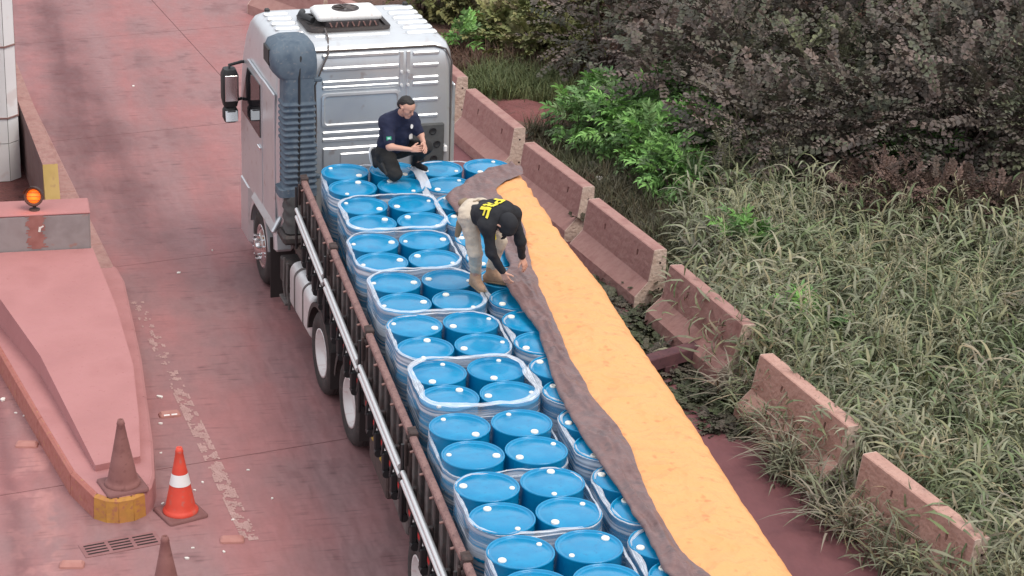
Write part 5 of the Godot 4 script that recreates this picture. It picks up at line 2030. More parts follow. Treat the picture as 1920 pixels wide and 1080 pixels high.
func man_kneeling() -> void:
	var P := thing("person", "man in navy short sleeved shirt and black trousers kneeling on drums behind cab", "person")
	var rk := Vector3(-0.29, 2.49, -7.99)
	var ra := Vector3(-0.43, 2.53, -8.40)
	var rh := Vector3(-0.36, 2.68, -8.30)
	var lh := Vector3(-0.17, 2.68, -8.42)
	var lk := Vector3(0.11, 2.78, -8.14)
	var la := Vector3(0.06, 2.50, -8.42)
	var pc := Vector3(-0.265, 2.72, -8.36)
	var nk := Vector3(-0.21, 3.20, -8.12)
	var rs := Vector3(-0.375, 3.13, -8.11)
	var ls := Vector3(-0.06, 3.13, -8.20)
	var re := Vector3(-0.37, 2.87, -7.93)
	var le := Vector3(0.05, 2.93, -8.16)
	var rw := Vector3(-0.12, 2.845, -7.87)
	var lw := Vector3(0.05, 2.90, -7.95)
	var fwd := Vector3(0.5, 0, 0.87).normalized()
	var face := (fwd + Vector3(0.35, -0.55, 0)).normalized()
	var up := (Vector3.UP - face * face.y).normalized()
	var X := Transform3D(Basis(up.cross(face), up, face), Vector3(-0.165, 3.345, -7.99))
	var acc := fresh()
	var body := torso_bones(pc, nk, rs, ls, rh, lh, fwd, -0.02, 0.03)
	body.append_array([[rh, lh, .11, .11], [rh, rk, .08, .06], [rk, ra, .055, .04], [lh, lk, .08, .06], [lk, la, .055, .04], [rs, re, .052, .043], [re, rw, .042, .028], [ls, le, .052, .043], [le, lw, .042, .028]])
	net(acc, body, 0.014, 0.04)
	net(acc, head_bones(X, nk), 0.0055, 0.018)
	net(acc, hand_bones(rw, Vector3(0.95, 0.12, 0.12), Vector3(-0.1, 0.25, 1.0), 0.25, 0.6), 0.0042, 0.006)
	var ld := Vector3(0.05, -0.35, 0.9).normalized()
	net(acc, hand_from(lw, ld, Vector3(0.8, 0.55, 0.1).normalized(), ld.cross(Vector3(0.8, 0.55, 0.1).normalized()).normalized() * -1.0, 0.3, 0.7), 0.0042, 0.006)
	flesh("body", acc, M.skin, P)
	face_parts(X, P)
	blob("hair", [[X * Vector3(-.018, .066, -.035), X * Vector3(-.014, .076, .025), .067, .050], [X * Vector3(.018, .066, -.035), X * Vector3(.014, .076, .025), .067, .050], [X * Vector3(-.014, .016, -.058), X * Vector3(-.016, .055, -.04), .066, .073], [X * Vector3(.014, .016, -.058), X * Vector3(.016, .055, -.04), .066, .073]], 0.005, 0.015, M.hair, P, 0.004, 40.0)
	var shirt := torso_bones(pc.lerp(nk, 0.02), nk, rs, ls, rh, lh, fwd, 0.026, 0.05)
	shirt.append_array([[rs, rs.lerp(re, 0.78), .074, .068], [ls, ls.lerp(le, 0.8), .072, .066], [nk + Vector3(0, -.02, 0), nk.lerp(X.origin, 0.22), .07, .064]])
	blob("shirt", shirt, 0.012, 0.05, M.navy, P, 0.010, 7.0)
	# folded legs
	var tr := [[rh, lh, .125, .125], [rh, rk + Vector3(0, .02, 0), .108, .085], [rk, ra, .078, .062], [lh, lk, .105, .085], [lk, la + Vector3(0, .04, 0), .082, .062]]
	blob("trousers", tr, 0.012, 0.04, M.trouser_black, P, 0.010, 8.0)
	# emblems: sleeve flag, breast print, badge
	var oa := (re - rs).normalized()
	var st := ST()
	var sc := rs.lerp(re, 0.62) + Vector3(-0.012, 0.012, 0.073)
	var nz := Vector3(-0.1, 0.35, 1).normalized()
	var bx_ := oa.cross(nz).normalized()
	var fb := Basis(bx_, nz.cross(bx_), nz)
	bx(st, sc, Vector3(0.062, 0.045, 0.006), fb, 0.002)
	var flag := obj("sleeve_flag", st, mat(lin(.02, .32, .16), 0.8), P)
	st = ST()
	bx(st, sc + nz * 0.004, Vector3(0.036, 0.024, 0.004), fb, 0.001)
	obj("flag_field", st, mat(lin(.35, .62, .60), 0.8), flag)
	var chest := pc.lerp(nk, 0.74)
	var cn := (fwd + Vector3(0, 0.15, 0)).normalized()
	var cx := Vector3.UP.cross(cn).normalized()
	st = ST()
	var crest := chest + cx * 0.075 + fwd * 0.168
	for q in 10:
		var t := TAU * q / 10.0
		var t2 := TAU * (q + 1) / 10.0
		tri(st, crest, crest + cx * cos(t) * 0.022 + Vector3.UP * sin(t) * 0.034, crest + cx * cos(t2) * 0.022 + Vector3.UP * sin(t2) * 0.034, cn)
	obj("breast_emblem", st, M.shoe_white, P)
	st = ST()
	var bd := pc.lerp(nk, 0.45) + fwd * 0.185 + cx * 0.085
	bx(st, bd, Vector3(0.055, 0.085, 0.006), Basis(cx, Vector3.UP, cx.cross(Vector3.UP)), 0.002)
	obj("badge", st, M.litter, P)
	# holster strapped to the right thigh
	blob("holster", [[rh.lerp(rk, 0.45) + Vector3(-.09, -.01, .05), rh.lerp(rk, 0.85) + Vector3(-.085, -.03, .03), .03, .022]], 0.007, 0.02, M.gun_black, P)
	# shoes: right one stands on its toe with the white sole to the back, left one flat
	var sd := Vector3(-0.10, 0.0, -0.30).normalized()
	var toe := Vector3(-0.455, 2.445, -8.50)
	var heel := Vector3(-0.475, 2.64, -8.53)
	var bt := blob("shoe", [[ra, heel + Vector3(.03, -.03, .03), .052, .048], [heel + Vector3(.02, -.02, .03), toe + Vector3(.01, .01, .03), .044, .036]], 0.007, 0.03, M.black_cloth, P)
	var ax := (heel - toe).normalized()
	var sw := Vector3(0.95, 0, -0.32).normalized()
	st = ST()
	var so := []
	for q in 18:
		var t := TAU * q / 18.0
		var w := 0.046 * (1.0 - 0.18 * cos(t))
		so.append(Vector2(sin(t) * w, -cos(t) * 0.128))
	prism(st, PackedVector2Array(so), -0.014, 0.014, Transform3D(Basis(sw, ax, sw.cross(ax)), (heel + toe) * 0.5 + sd * 0.022))
	obj("sole", st, M.shoe_white, bt)
	var d := Vector3(0.45, 0, 0.89).normalized()
	var s0 := Vector3(la.x, 2.41, la.z)
	bt = blob("shoe", [[la + Vector3(0, .04, 0), s0 + Vector3(0, .05, 0), .055, .05], [s0 - d * 0.04 + Vector3(0, .046, 0), s0 + d * 0.17 + Vector3(0, .042, 0), .044, .038]], 0.007, 0.03, M.black_cloth, P)
	st = ST()
	bx(st, s0 + d * 0.06 + Vector3(0, .010, 0), Vector3(0.09, 0.024, 0.28), Basis(Vector3.UP.cross(d), Vector3.UP, d), 0.010)
	obj("sole", st, M.shoe_white, bt)

# ------------------------------------------------------------------ vegetation
func vtri(st: SurfaceTool, a: Vector3, b: Vector3, c: Vector3, col: Color) -> void:
	for p in [a, b, c]:
		st.set_color(col)
		st.add_vertex(p)

# a leaf folded along its midrib
func leaf(st: SurfaceTool, at: Vector3, d: Vector3, up: Vector3, l: float, w: float, col: Color) -> void:
	d = d.normalized()
	var s := d.cross(up).normalized()
	var n := s.cross(d)
	var tip := at + d * l - n * l * 0.18
	var m1 := at + d * l * 0.35 + n * l * 0.04
	var m2 := at + d * l * 0.72 - n * l * 0.03
	for e in [1.0, -1.0]:
		var o1: Vector3 = at + d * l * 0.32 + s * w * 0.5 * e + n * l * 0.10
		var o2: Vector3 = at + d * l * 0.68 + s * w * 0.40 * e + n * l * 0.05
		vtri(st, at, o1, m1, col)
		vtri(st, m1, o1, o2, col)
		vtri(st, m1, o2, m2, col)
		vtri(st, m2, o2, tip, col)

# a twig along +z with leaves on both sides, upper faces towards +y
func spray(seed_: int, n: int, length: float, l: float, w: float, droop: float, pinnate: bool) -> ArrayMesh:
	var r := RandomNumberGenerator.new()
	r.seed = seed_
	var st := ST()
	st.set_smooth_group(-1)
	var prev := Vector3.ZERO
	for k in n:
		var f := (k + 1.0) / n
		var c := Vector3(sin(f * 2.0 + seed_) * 0.05 * length, -droop * f * f * length, f * length)
		var tw := Color(.55, .42, .36)
		vtri(st, prev + Vector3(0.004, 0, 0), prev - Vector3(0.004, 0, 0), c, tw)
		prev = c
		for s in ([-1.0, 1.0] if pinnate else [(-1.0 if k % 2 == 0 else 1.0)]):
			var d := Vector3(s * r.randf_range(0.7, 1.2), r.randf_range(-0.35, 0.35) - droop * 0.4, r.randf_range(0.2, 0.9))
			var v := r.randf_range(0.72, 1.2)
			var hue := r.randf_range(-0.06, 0.06)
			leaf(st, c, d, Vector3(r.randf_range(-.35, .35), 1, r.randf_range(-.35, .35)), l * r.randf_range(0.7, 1.15), w * r.randf_range(0.8, 1.15), Color(v * (1 + hue), v, v * (1 - hue)))
	leaf(st, prev, Vector3(0, -0.2, 1), Vector3.UP, l, w, Color(1, 1, 1))
	return done(st)

func multi(called: String, mesh: Mesh, xfs: Array, cols: Array, m: Material, parent: Node3D) -> MultiMeshInstance3D:
	var mm := MultiMesh.new()
	mm.transform_format = MultiMesh.TRANSFORM_3D
	mm.use_colors = true
	mm.mesh = mesh
	mm.instance_count = xfs.size()
	for i in xfs.size():
		mm.set_instance_transform(i, xfs[i])
		mm.set_instance_color(i, cols[i])
	var o := MultiMeshInstance3D.new()
	o.name = called
	o.multimesh = mm
	o.material_override = m
	parent.add_child(o, true)
	return o

func pick(pal: Array, r: RandomNumberGenerator) -> Color:
	var a: Color = pal[r.randi() % pal.size()]
	var b: Color = pal[r.randi() % pal.size()]
	var c := a.lerp(b, r.randf())
	return c * r.randf_range(0.75, 1.2)

var sprays := {}
# a bush: bent stems from the ground, leafy twigs round them
func shrub(called: String, label: String, group: String, at: Vector3, h: float, rad: float, n: int, kind: String, pal: Array, seed_: int, stems := 6, m: Material = null) -> void:
	var r := RandomNumberGenerator.new()
	r.seed = seed_
	var T := thing(called, label, "shrub", at, 0.0, group)
	var st := ST()
	var tips := []
	for k in stems:
		var a := TAU * (k + r.randf()) / stems
		var out := Vector3(cos(a), 0, sin(a))
		var reach := rad * r.randf_range(0.35, 0.9)
		var hh := h * r.randf_range(0.55, 0.98)
		var pts := []
		for q in 5:
			var f := q / 4.0
			pts.append(out * reach * pow(f, 1.4) + Vector3(r.randf_range(-.05, .05), hh * f - 0.05, r.randf_range(-.05, .05)) * Vector3(rad * f, 1, rad * f) + Vector3(0, 0, 0))
		tube(st, pts, 0.012 + 0.012 * h, 0.005, 5)
		tips.append(pts)
	obj("stem", st, M.bark, T)
	var vars: Array = sprays[kind]
	var xf := []
	var co := []
	for v in vars.size():
		xf.append([])
		co.append([])
	for k in n:
		var p: Vector3
		if r.randf() < 0.45:
			var s: Array = tips[r.randi() % tips.size()]
			var q := r.randi_range(1, 4)
			p = s[q] + Vector3(r.randfn(0, 0.22), r.randfn(0, 0.16), r.randfn(0, 0.22)) * rad
		else:
			# lobes on an uneven shell
			var u := Vector3(r.randfn(), r.randfn() * 0.9 + 0.45, r.randfn()).normalized()
			var lob := 0.78 + 0.3 * sin(u.x * 5.0 + seed_) * cos(u.z * 4.0 + seed_ * 0.7) + 0.12 * r.randfn()
			p = Vector3(u.x * rad, h * 0.5 + u.y * h * 0.52, u.z * rad) * Vector3(lob, 1, lob)
		p.y = clampf(p.y, 0.03, h * 1.08)
		var o := Vector3(p.x, (p.y - h * 0.4) * 0.9, p.z).normalized()
		var d := (o + Vector3(r.randfn(), r.randfn() * 0.6 + 0.05, r.randfn()) * 0.45).normalized()
		var upv := (Vector3.UP + o * 0.5 + Vector3(r.randfn(), 0, r.randfn()) * 0.25).normalized()
		var x := upv.cross(d).normalized()
		var sc := r.randf_range(0.7, 1.2)
		var b := Basis(x, d.cross(x), d).scaled(Vector3(sc, sc, sc))
		var v := r.randi() % vars.size()
		xf[v].append(Transform3D(b, p))
		co[v].append(pick(pal, r))
	for v in vars.size():
		var f := multi("foliage", vars[v], xf[v], co[v], m if m else M.leaf, T)
		f.set_meta("kind", "stuff")

func blade_clump(seed_: int, n: int, lmin: float, lmax: float, w: float, bend: float, spread: float) -> ArrayMesh:
	var r := RandomNumberGenerator.new()
	r.seed = seed_
	var st := ST()
	st.set_smooth_group(-1)
	for k in n:
		var a := r.randf() * TAU
		var out := Vector3(cos(a), 0, sin(a))
		var side := Vector3(-sin(a), 0, cos(a))
		var root := Vector3(r.randfn(), 0, r.randfn()) * spread
		var L := r.randf_range(lmin, lmax)
		var B := bend * r.randf_range(0.25, 1.3)
		var v := r.randf_range(0.65, 1.3)
		var dry := r.randf()
		var col := Color(v, v, v) if dry < 0.7 else Color(v * 1.25, v * 1.02, v * 0.85)
		var kink := r.randf_range(0.45, 0.8) if r.randf() < 0.3 else 2.0
		var p := root
		var dir := (Vector3.UP + out * 0.12 * r.randf()).normalized()
		var seg := 5
		var pl := []
		for q in seg + 1:
			var f := float(q) / seg
			var ww: float = w * r.randf_range(0.9, 1.1) * (1.0 - pow(f, 2.2)) * (0.6 + 0.4 * min(1.0, f * 4.0))
			pl.append([p, ww])
			dir = (dir + (out * 0.9 - Vector3.UP * (0.55 if f > 0.35 else 0.12)) * B * (1.0 / seg) * 2.2 * (1.0 if f < kink else 2.6)).normalized()
			p += dir * L / seg
		for q in seg:
			var a0: Vector3 = pl[q][0]
			var a1: Vector3 = pl[q + 1][0]
			var s0: Vector3 = side * pl[q][1] * 0.5
			var s1: Vector3 = side * pl[q + 1][1] * 0.5
			vtri(st, a0 - s0, a0 + s0, a1 + s1, col)
			if q < seg - 1:
				vtri(st, a0 - s0, a1 + s1, a1 - s1, col)
	return done(st)

# leafy grass stems: alternate long leaves that arch out and droop
func reed(seed_: int, n: int, h: float, w: float) -> ArrayMesh:
	var r := RandomNumberGenerator.new()
	r.seed = seed_
	var st := ST()
	st.set_smooth_group(-1)
	for k in n:
		var a := r.randf() * TAU
		var lean := Vector3(cos(a), 0, sin(a)) * r.randf_range(0.1, 0.5)
		var p := Vector3(r.randfn(), 0, r.randfn()) * 0.10
		var hh := h * r.randf_range(0.7, 1.25)
		var dirs := (Vector3.UP + lean).normalized()
		var tone := r.randf_range(0.75, 1.2)
		var sd := Vector3(-sin(a), 0, cos(a)) * 0.004
		vtri(st, p - sd, p + sd, p + dirs * hh, Color(tone, tone * 0.95, tone * 0.75))
		var leaves := 7
		for q in leaves:
			var root := p + dirs * hh * (0.12 + 0.88 * q / leaves)
			var b := a + q * 2.6 + r.randf_range(-0.7, 0.7)
			var out := Vector3(cos(b), 0, sin(b))
			var side := Vector3(-sin(b), 0, cos(b))
			var L := r.randf_range(0.28, 0.55) * (1.15 - 0.4 * q / leaves)
			var v := tone * r.randf_range(0.7, 1.25)
			var dry := r.randf()
			var col := Color(v, v, v)
			if dry > 0.75:
				col = Color(v * 1.4, v * 1.12, v * 0.95)
			elif dry < 0.2:
				col = Color(v * 0.75, v * 0.9, v * 0.65)
			var dir := (dirs * 0.9 + out * r.randf_range(0.4, 0.9)).normalized()
			var c := root
			var seg := 4
			var pw := w * 0.35
			for e in seg:
				var f := (e + 1.0) / seg
				var nw: float = w * (1.0 - pow(f, 1.8)) * r.randf_range(0.85, 1.1)
				var nc := c + dir * L / seg
				vtri(st, c - side * pw * 0.5, c + side * pw * 0.5, nc + side * nw * 0.5, col)
				if e < seg - 1:
					vtri(st, c - side * pw * 0.5, nc + side * nw * 0.5, nc - side * nw * 0.5, col)
				c = nc
				pw = nw
				dir = (dir + out * 0.25 - Vector3.UP * r.randf_range(0.25, 0.62)).normalized()
	return done(st)

func seed_head(seed_: int) -> ArrayMesh:
	# tall grass stalk with a loose feathery head
	var r := RandomNumberGenerator.new()
	r.seed = seed_
	var st := ST()
	st.set_smooth_group(-1)
	for k in 3:
		var a := r.randf() * TAU
		var out := Vector3(cos(a), 0, sin(a))
		var side := Vector3(-sin(a), 0, cos(a))
		var p := Vector3(r.randfn(), 0, r.randfn()) * 0.04
		var dir := Vector3.UP
		for q in 7:
			var w := 0.005
			var nx := p + dir * 0.17
			vtri(st, p - side * w, p + side * w, nx + side * w * 0.8, Color(1.1, 1.0, 0.8))
			vtri(st, p - side * w, nx + side * w * 0.8, nx - side * w * 0.8, Color(1.1, 1.0, 0.8))
			if q >= 4:
				for e in 7:
					var d := Vector3(r.randfn(), r.randf_range(0.2, 1.0), r.randfn()).normalized()
					var b := p.lerp(nx, e / 7.0)
					vtri(st, b, b + d * 0.08 + side * 0.006, b + d * 0.09 - side * 0.006, Color(1.2, 1.05, 0.9))
			p = nx
			dir = (dir + out * 0.09).normalized()
	return done(st)

func scatter(n: int, poly: PackedVector2Array, x0: float, x1: float, z0: float, z1: float, r: RandomNumberGenerator) -> Array:
	# points on the ground whose foot lies in the given outline of the place
	var out := []
	var tries := 0
	while out.size() < n and tries < n * 60:
		tries += 1
		var z := r.randf_range(z0, z1)
		var x := r.randf_range(x0, x1)
		var p := Vector3(x, ground_y(x, z), z)
		if Geometry2D.is_point_in_polygon(to_px(p), poly):
			out.append(p)
	return out

func field_of(called: String, label: String, category: String, meshes: Array, pts: Array, pal: Array, smin: float, smax: float, m: Material, r: RandomNumberGenerator, lean := 0.15, tip := 0.0) -> void:
	var T := Node3D.new()
	T.name = numbered(called)
	add_child(T)
	T.set_meta("kind", "stuff")
	T.set_meta("label", label)
	T.set_meta("category", category)
	var pn := noise(int(r.seed % 1000) + 5, 0.5, 2)
	var xf := []
	var co := []
	for v in meshes.size():
		xf.append([])
		co.append([])
	for p in pts:
		var v := r.randi() % meshes.size()
		var s := r.randf_range(smin, smax)
		var b := Basis(Vector3.UP, r.randf() * TAU)
		b = Basis(Vector3(1, 0, 0), r.randfn() * lean) * Basis(Vector3(0, 0, 1), tip * r.randf_range(0.3, 1.4) + r.randfn() * lean) * b
		xf[v].append(Transform3D(b.scaled(Vector3(s, s, s)), p - Vector3(0, 0.02, 0)))
		var c := pick(pal, r)
		var patch: float = pn.get_noise_2d(p.x, p.z)
		if patch > 0.1 and pal.size() > 1:
			c = c.lerp(pal[0], 0.5)
		elif patch < -0.1:
			c = c.lerp(pal[pal.size() - 1], 0.5)
		co[v].append(c)
	for v in meshes.size():
		multi("blades" if category == "grass" else "leaves", meshes[v], xf[v], co[v], m, T)

func build_vegetation() -> void:
	var r := RandomNumberGenerator.new()
	r.seed = 99
	sprays.dusty = [spray(1, 7, 0.56, 0.088, 0.074, 0.30, true), spray(2, 6, 0.52, 0.098, 0.08, 0.4, true), spray(3, 8, 0.62, 0.08, 0.068, 0.25, true)]
	sprays.green = [spray(11, 8, 0.26, 0.13, 0.042, 0.30, true), spray(12, 7, 0.22, 0.14, 0.045, 0.4, true)]
	sprays.fine = [spray(21, 11, 0.34, 0.06, 0.034, 0.25, true), spray(22, 10, 0.3, 0.065, 0.038, 0.3, true)]
	sprays.broad = [spray(23, 7, 0.36, 0.10, 0.066, 0.3, true), spray(24, 6, 0.32, 0.11, 0.07, 0.35, true)]
	sprays.creep = [spray(31, 8, 0.20, 0.055, 0.048, 0.1, true), spray(32, 9, 0.24, 0.045, 0.040, 0.1, true)]
	var P_dusty := [Color(.105, .082, .070), Color(.15, .112, .097), Color(.078, .073, .056), Color(.125, .105, .082), Color(.10, .108, .07), Color(.185, .135, .118)]
	var P_olive := [Color(.095, .105, .06), Color(.13, .125, .08), Color(.11, .09, .07), Color(.15, .16, .085)]
	var P_green := [Color(.14, .30, .075), Color(.20, .42, .10), Color(.16, .30, .11), Color(.27, .52, .14), Color(.17, .24, .12)]
	var P_yellow := [Color(.20, .22, .08), Color(.27, .26, .10), Color(.16, .19, .07), Color(.22, .18, .10)]
	var P_brown := [Color(.125, .075, .06), Color(.17, .105, .085), Color(.095, .065, .05)]
	# dark dusty thicket up the bank
	var k := 0
	var tier := -1
	for row in [[350, 1400, 2060, 125, 1.7], [255, 1250, 2080, 130, 2.0], [165, 1150, 2080, 135, 2.1], [75, 1120, 2080, 140, 2.2], [-25, 1080, 2060, 145, 2.3], [-130, 1010, 2050, 150, 2.4]]:
		var px: float = row[1]
		tier += 1
		while px < row[2]:
			var g := on_ground(px + r.randf_range(-25, 25), row[0] + r.randf_range(-18, 18))
			var ol: bool = r.randf() < 0.25 or (px < 1350 and row[0] < 120)
			shrub("dusty_shrub", "%s thicket shrub with dusty round leaves, %s tier up the bank from grass" % ["dark olive" if ol else "purplish brown", ORD[tier]], ("olive dusty shrubs of tier " if ol else "purplish dusty shrubs of tier ") + str(tier + 1), g, row[4] * r.randf_range(0.8, 1.12), r.randf_range(0.95, 1.3), 260, "dusty", P_olive if ol else P_dusty, 500 + k)
			px += row[3]
			k += 1
	# bright green bushes behind the barriers
	for e in [[1085, 268, .75, .42], [1150, 300, .9, .5], [1120, 235, .7, .4], [1215, 335, .95, .5], [1195, 268, .8, .45], [1260, 372, .75, .42], [1290, 312, .8, .45], [1235, 222, .7, .4], [1330, 285, .85, .45]]:
		shrub("green_shrub", "bright green leafy bush with narrow leaves between the barriers and dusty thicket", "bright green bushes behind the barriers", on_ground(e[0], e[1]), e[2], e[3], 130, "green", P_green, 700 + k, 5)
		k += 1
	shrub("green_shrub", "small bright green sapling rising out of long grass near fourth barrier", "", on_ground(1390, 520), 0.75, 0.26, 50, "green", P_green, 731, 3)
	shrub("green_shrub", "low bright green sprig in the long grass above the tilted barrier", "", on_ground(1500, 668), 0.65, 0.32, 60, "green", P_green, 732, 3)
	shrub("green_shrub", "green bush at the thicket edge beside the brown mound shrub", "green bushes at the thicket edge", on_ground(1640, 330), 0.55, 0.4, 70, "green", P_green, 733, 4)
	shrub("green_shrub", "green bush at the thicket edge beside the brown mound shrub", "green bushes at the thicket edge", on_ground(1730, 330), 0.7, 0.5, 90, "green", P_green, 734, 4)
	shrub("green_shrub", "green bush standing right behind the silver cab roof", "green bushes behind the cab", on_ground(866, 112), 0.6, 0.28, 40, "green", P_green, 735, 4)
	shrub("green_shrub", "green bush standing right behind the silver cab roof", "green bushes behind the cab", on_ground(893, 92), 0.4, 0.25, 26, "green", P_green, 736, 4)
	# yellow-green fine leaved shrubs past the cab
	for e in [[790, 40, 1.1, .6], [850, 30, 1.2, .7], [905, 35, 1.2, .7], [960, 55, 1.1, .7], [1010, 90, .9, .6], [880, -25, 1.3, .8], [960, -15, 1.3, .8], [810, -30, 1.3, .7], [1050, 60, .9, .6], [930, 95, .55, .5], [985, 112, .5, .45], [1060, 120, .6, .5]]:
		shrub("fine_leaved_shrub", "yellowish green leafy shrub growing beyond the truck cab roof", "yellowish shrubs beyond the cab", on_ground(e[0], e[1]), e[2], e[3], 190, "broad", P_yellow, 800 + k, 6)
		k += 1
	# low brown mound shrubs in front of the thicket
	for e in [[1660, 432, .85, .72], [1765, 440, .8, .75], [1580, 405, .55, .45], [1870, 450, .7, .7]]:
		shrub("brown_shrub", "low rounded brown shrub with tiny dry leaves at the edge of grass", "low brown shrubs", on_ground(e[0], e[1]), e[2], e[3], 300, "fine", P_brown, 840 + k, 7)
		k += 1
	# long grass over and behind the barriers
	var clumps := []
	for i in 5:
		clumps.append(reed(40 + i, 3, 0.45 + 0.12 * i, 0.034))
	var P_grass := [Color(.15, .19, .095), Color(.24, .235, .155), Color(.12, .16, .075), Color(.32, .27, .19), Color(.21, .19, .145), Color(.27, .28, .19)]
	var poly := PackedVector2Array([Vector2(1315, 560), Vector2(1290, 470), Vector2(1345, 350), Vector2(1420, 300), Vector2(1500, 400), Vector2(1620, 455), Vector2(1760, 460), Vector2(1920, 440), Vector2(2120, 450), Vector2(2120, 1350), Vector2(1930, 1350), Vector2(1840, 1150), Vector2(1620, 950), Vector2(1470, 770), Vector2(1400, 700)])
	var pts := scatter(2700, poly, 3.9, 12.0, -16.0, 3.5, r)
	var keep := []
	for p in pts:
		if p.x > barrier_x(p.z) + 0.22:
			keep.append(p)
	field_of("long_grass", "long dusty grey green grass growing over the barriers", "grass", clumps, keep, P_grass, 0.55, 1.25, M.grass, r, 0.34)
	# grass leaning out over the sunken barriers
	var lean_pts := []
	for q in 640:
		var z := r.randf_range(-8.6, 1.5)
		if z < -7.2 and r.randf() < 0.5:
			continue
		var x := barrier_x(z) + r.randf_range(0.05, 0.42) + 0.22
		lean_pts.append(Vector3(x, 0.02, z))
	var drape := []
	for i in 3:
		drape.append(reed(90 + i, 3, 0.8 + 0.12 * i, 0.036))
	field_of("overhanging_grass", "long grass blades hanging over the sunken barriers", "grass", drape, lean_pts, P_grass, 0.75, 1.1, M.grass, r, 0.25, 0.55)
	# and growing up in front of them
	var front_pts := []
	for q in 140:
		var z := r.randf_range(-6.0, 1.8)
		front_pts.append(Vector3(barrier_x(z) - r.randf_range(0.18, 0.62), 0.0, z))
	field_of("barrier_foot_grass", "leafy grass growing at the foot of the sunken barriers", "grass", clumps, front_pts, P_grass, 0.45, 0.85, M.grass, r, 0.3)
	# feathery stalks standing out of it
	var heads := [seed_head(61), seed_head(62)]
	var hp := scatter(150, poly, 4.3, 11.0, -15.0, 2.0, r)
	field_of("grass_stalks", "pale tall grass stalks with feathery heads above the long grass", "grass", heads, hp, [Color(.36, .32, .24), Color(.28, .28, .2)], 0.8, 1.15, M.grass, r, 0.1)
	# tussocks on the trailer side of the sunken barriers, each its own plant
	var broad := []
	for i in 3:
		broad.append(blade_clump(70 + i, 34, 0.4, 0.95, 0.03, 1.15, 0.12))
	var tk := 0
	for e in [[1455, 800], [1505, 860], [1560, 905], [1475, 880], [1620, 960], [1545, 945], [1730, 1045], [1810, 1075], [1690, 1010], [1770, 1110], [1410, 660], [1395, 730], [1450, 760], [1520, 820], [1590, 880], [1650, 940], [1600, 985], [1700, 1060], [1850, 1110], [1760, 1000], [1480, 830], [1840, 1040]]:
		var g := on_ground(e[0], e[1] + 18)
		var T := thing("grass_tussock", "arching grass tussock growing on trailer side of the sunken barriers", "grass tussock", g, 0.0, "grass tussocks before the barriers")
		var xf := []
		var co := []
		for q in 3:
			var b := Basis(Vector3.UP, r.randf() * TAU).scaled(Vector3.ONE * r.randf_range(0.8, 1.15))
			xf.append(Transform3D(b, Vector3(r.randfn() * 0.06, -0.02, r.randfn() * 0.06)))
			co.append(pick([Color(.22, .21, .15), Color(.18, .19, .12), Color(.28, .235, .185)], r))
		multi("blades", broad[tk % 3], xf, co, M.grass, T).set_meta("kind", "stuff")
		tk += 1
	# short olive grass and dry weeds up by the cab
	var shorts := []
	for i in 3:
		shorts.append(blade_clump(80 + i, 18, 0.14, 0.42, 0.012, 0.5, 0.10))
	var p2 := PackedVector2Array([Vector2(880, 150), Vector2(930, 128), Vector2(1010, 140), Vector2(1110, 180), Vector2(1180, 230), Vector2(1090, 240), Vector2(1040, 195), Vector2(930, 185), Vector2(890, 180)])
	field_of("short_grass", "short olive grass behind the barrier beside the cab", "grass", shorts, scatter(650, p2, 2.9, 8.5, -24.0, -14.0, r), [Color(.17, .21, .09), Color(.21, .23, .105), Color(.13, .17, .07)], 0.7, 1.2, M.grass, r, 0.2)
	var p3 := PackedVector2Array([Vector2(845, 95), Vector2(900, 105), Vector2(1010, 105), Vector2(1090, 150), Vector2(1030, 150), Vector2(930, 130), Vector2(860, 150)])
	field_of("dry_weeds", "reddish brown dry weeds behind the cab", "grass", shorts, scatter(520, p3, 2.7, 8.0, -24.0, -16.0, r), [Color(.16, .09, .07), Color(.20, .12, .09), Color(.13, .10, .06)], 0.8, 1.3, M.grass, r, 0.3)
	var p4 := PackedVector2Array([Vector2(1045, 250), Vector2(1110, 250), Vector2(1200, 350), Vector2(1300, 440), Vector2(1300, 560), Vector2(1240, 500), Vector2(1110, 380), Vector2(1040, 330), Vector2(985, 240)])
	field_of("verge_weeds", "dark low weeds at the back of the barriers", "grass", shorts, scatter(600, p4, 3.0, 7.0, -18.0, -8.0, r), [Color(.11, .10, .065), Color(.14, .12, .08), Color(.10, .12, .06)], 0.7, 1.2, M.grass, r, 0.3)
	# creeper over the ground between trailer and barriers
	var p5 := PackedVector2Array([Vector2(1125, 490), Vector2(1180, 520), Vector2(1230, 570), Vector2(1290, 590), Vector2(1380, 690), Vector2(1440, 760), Vector2(1440, 830), Vector2(1340, 815), Vector2(1260, 720), Vector2(1120, 560)])
	var cp := scatter(5200, p5, 2.2, 5.5, -13.0, -3.0, r)
	field_of("creeper", "dark creeping ground cover on the dirt beside the tilted barrier", "ground cover", sprays.creep, cp, [Color(.06, .075, .035), Color(.085, .075, .055), Color(.075, .095, .045), Color(.10, .08, .065)], 0.7, 1.3, M.leaf, r, 0.25)
	var p6 := PackedVector2Array([Vector2(1010, 250), Vector2(1050, 255), Vector2(1420, 560), Vector2(1330, 590), Vector2(1250, 480), Vector2(1120, 370)])
	var cp2 := scatter(1800, p6, 3.0, 6.5, -17.0, -7.0, r)
	field_of("creeper", "dark leaf litter and creeping plants behind the row of barriers", "ground cover", sprays.creep, cp2, [Color(.07, .065, .045), Color(.085, .07, .055), Color(.06, .075, .035)], 0.8, 1.5, M.leaf, r, 0.4)
	# creeper sprigs on barrier end
	var sp := on_ground(1215, 560)
	shrub("creeper_sprig", "small dark creeper clinging to the pale end of fourth barrier", "", sp, 0.32, 0.22, 26, "creep", [Color(.06, .07, .035), Color(.09, .075, .05)], 871, 3)
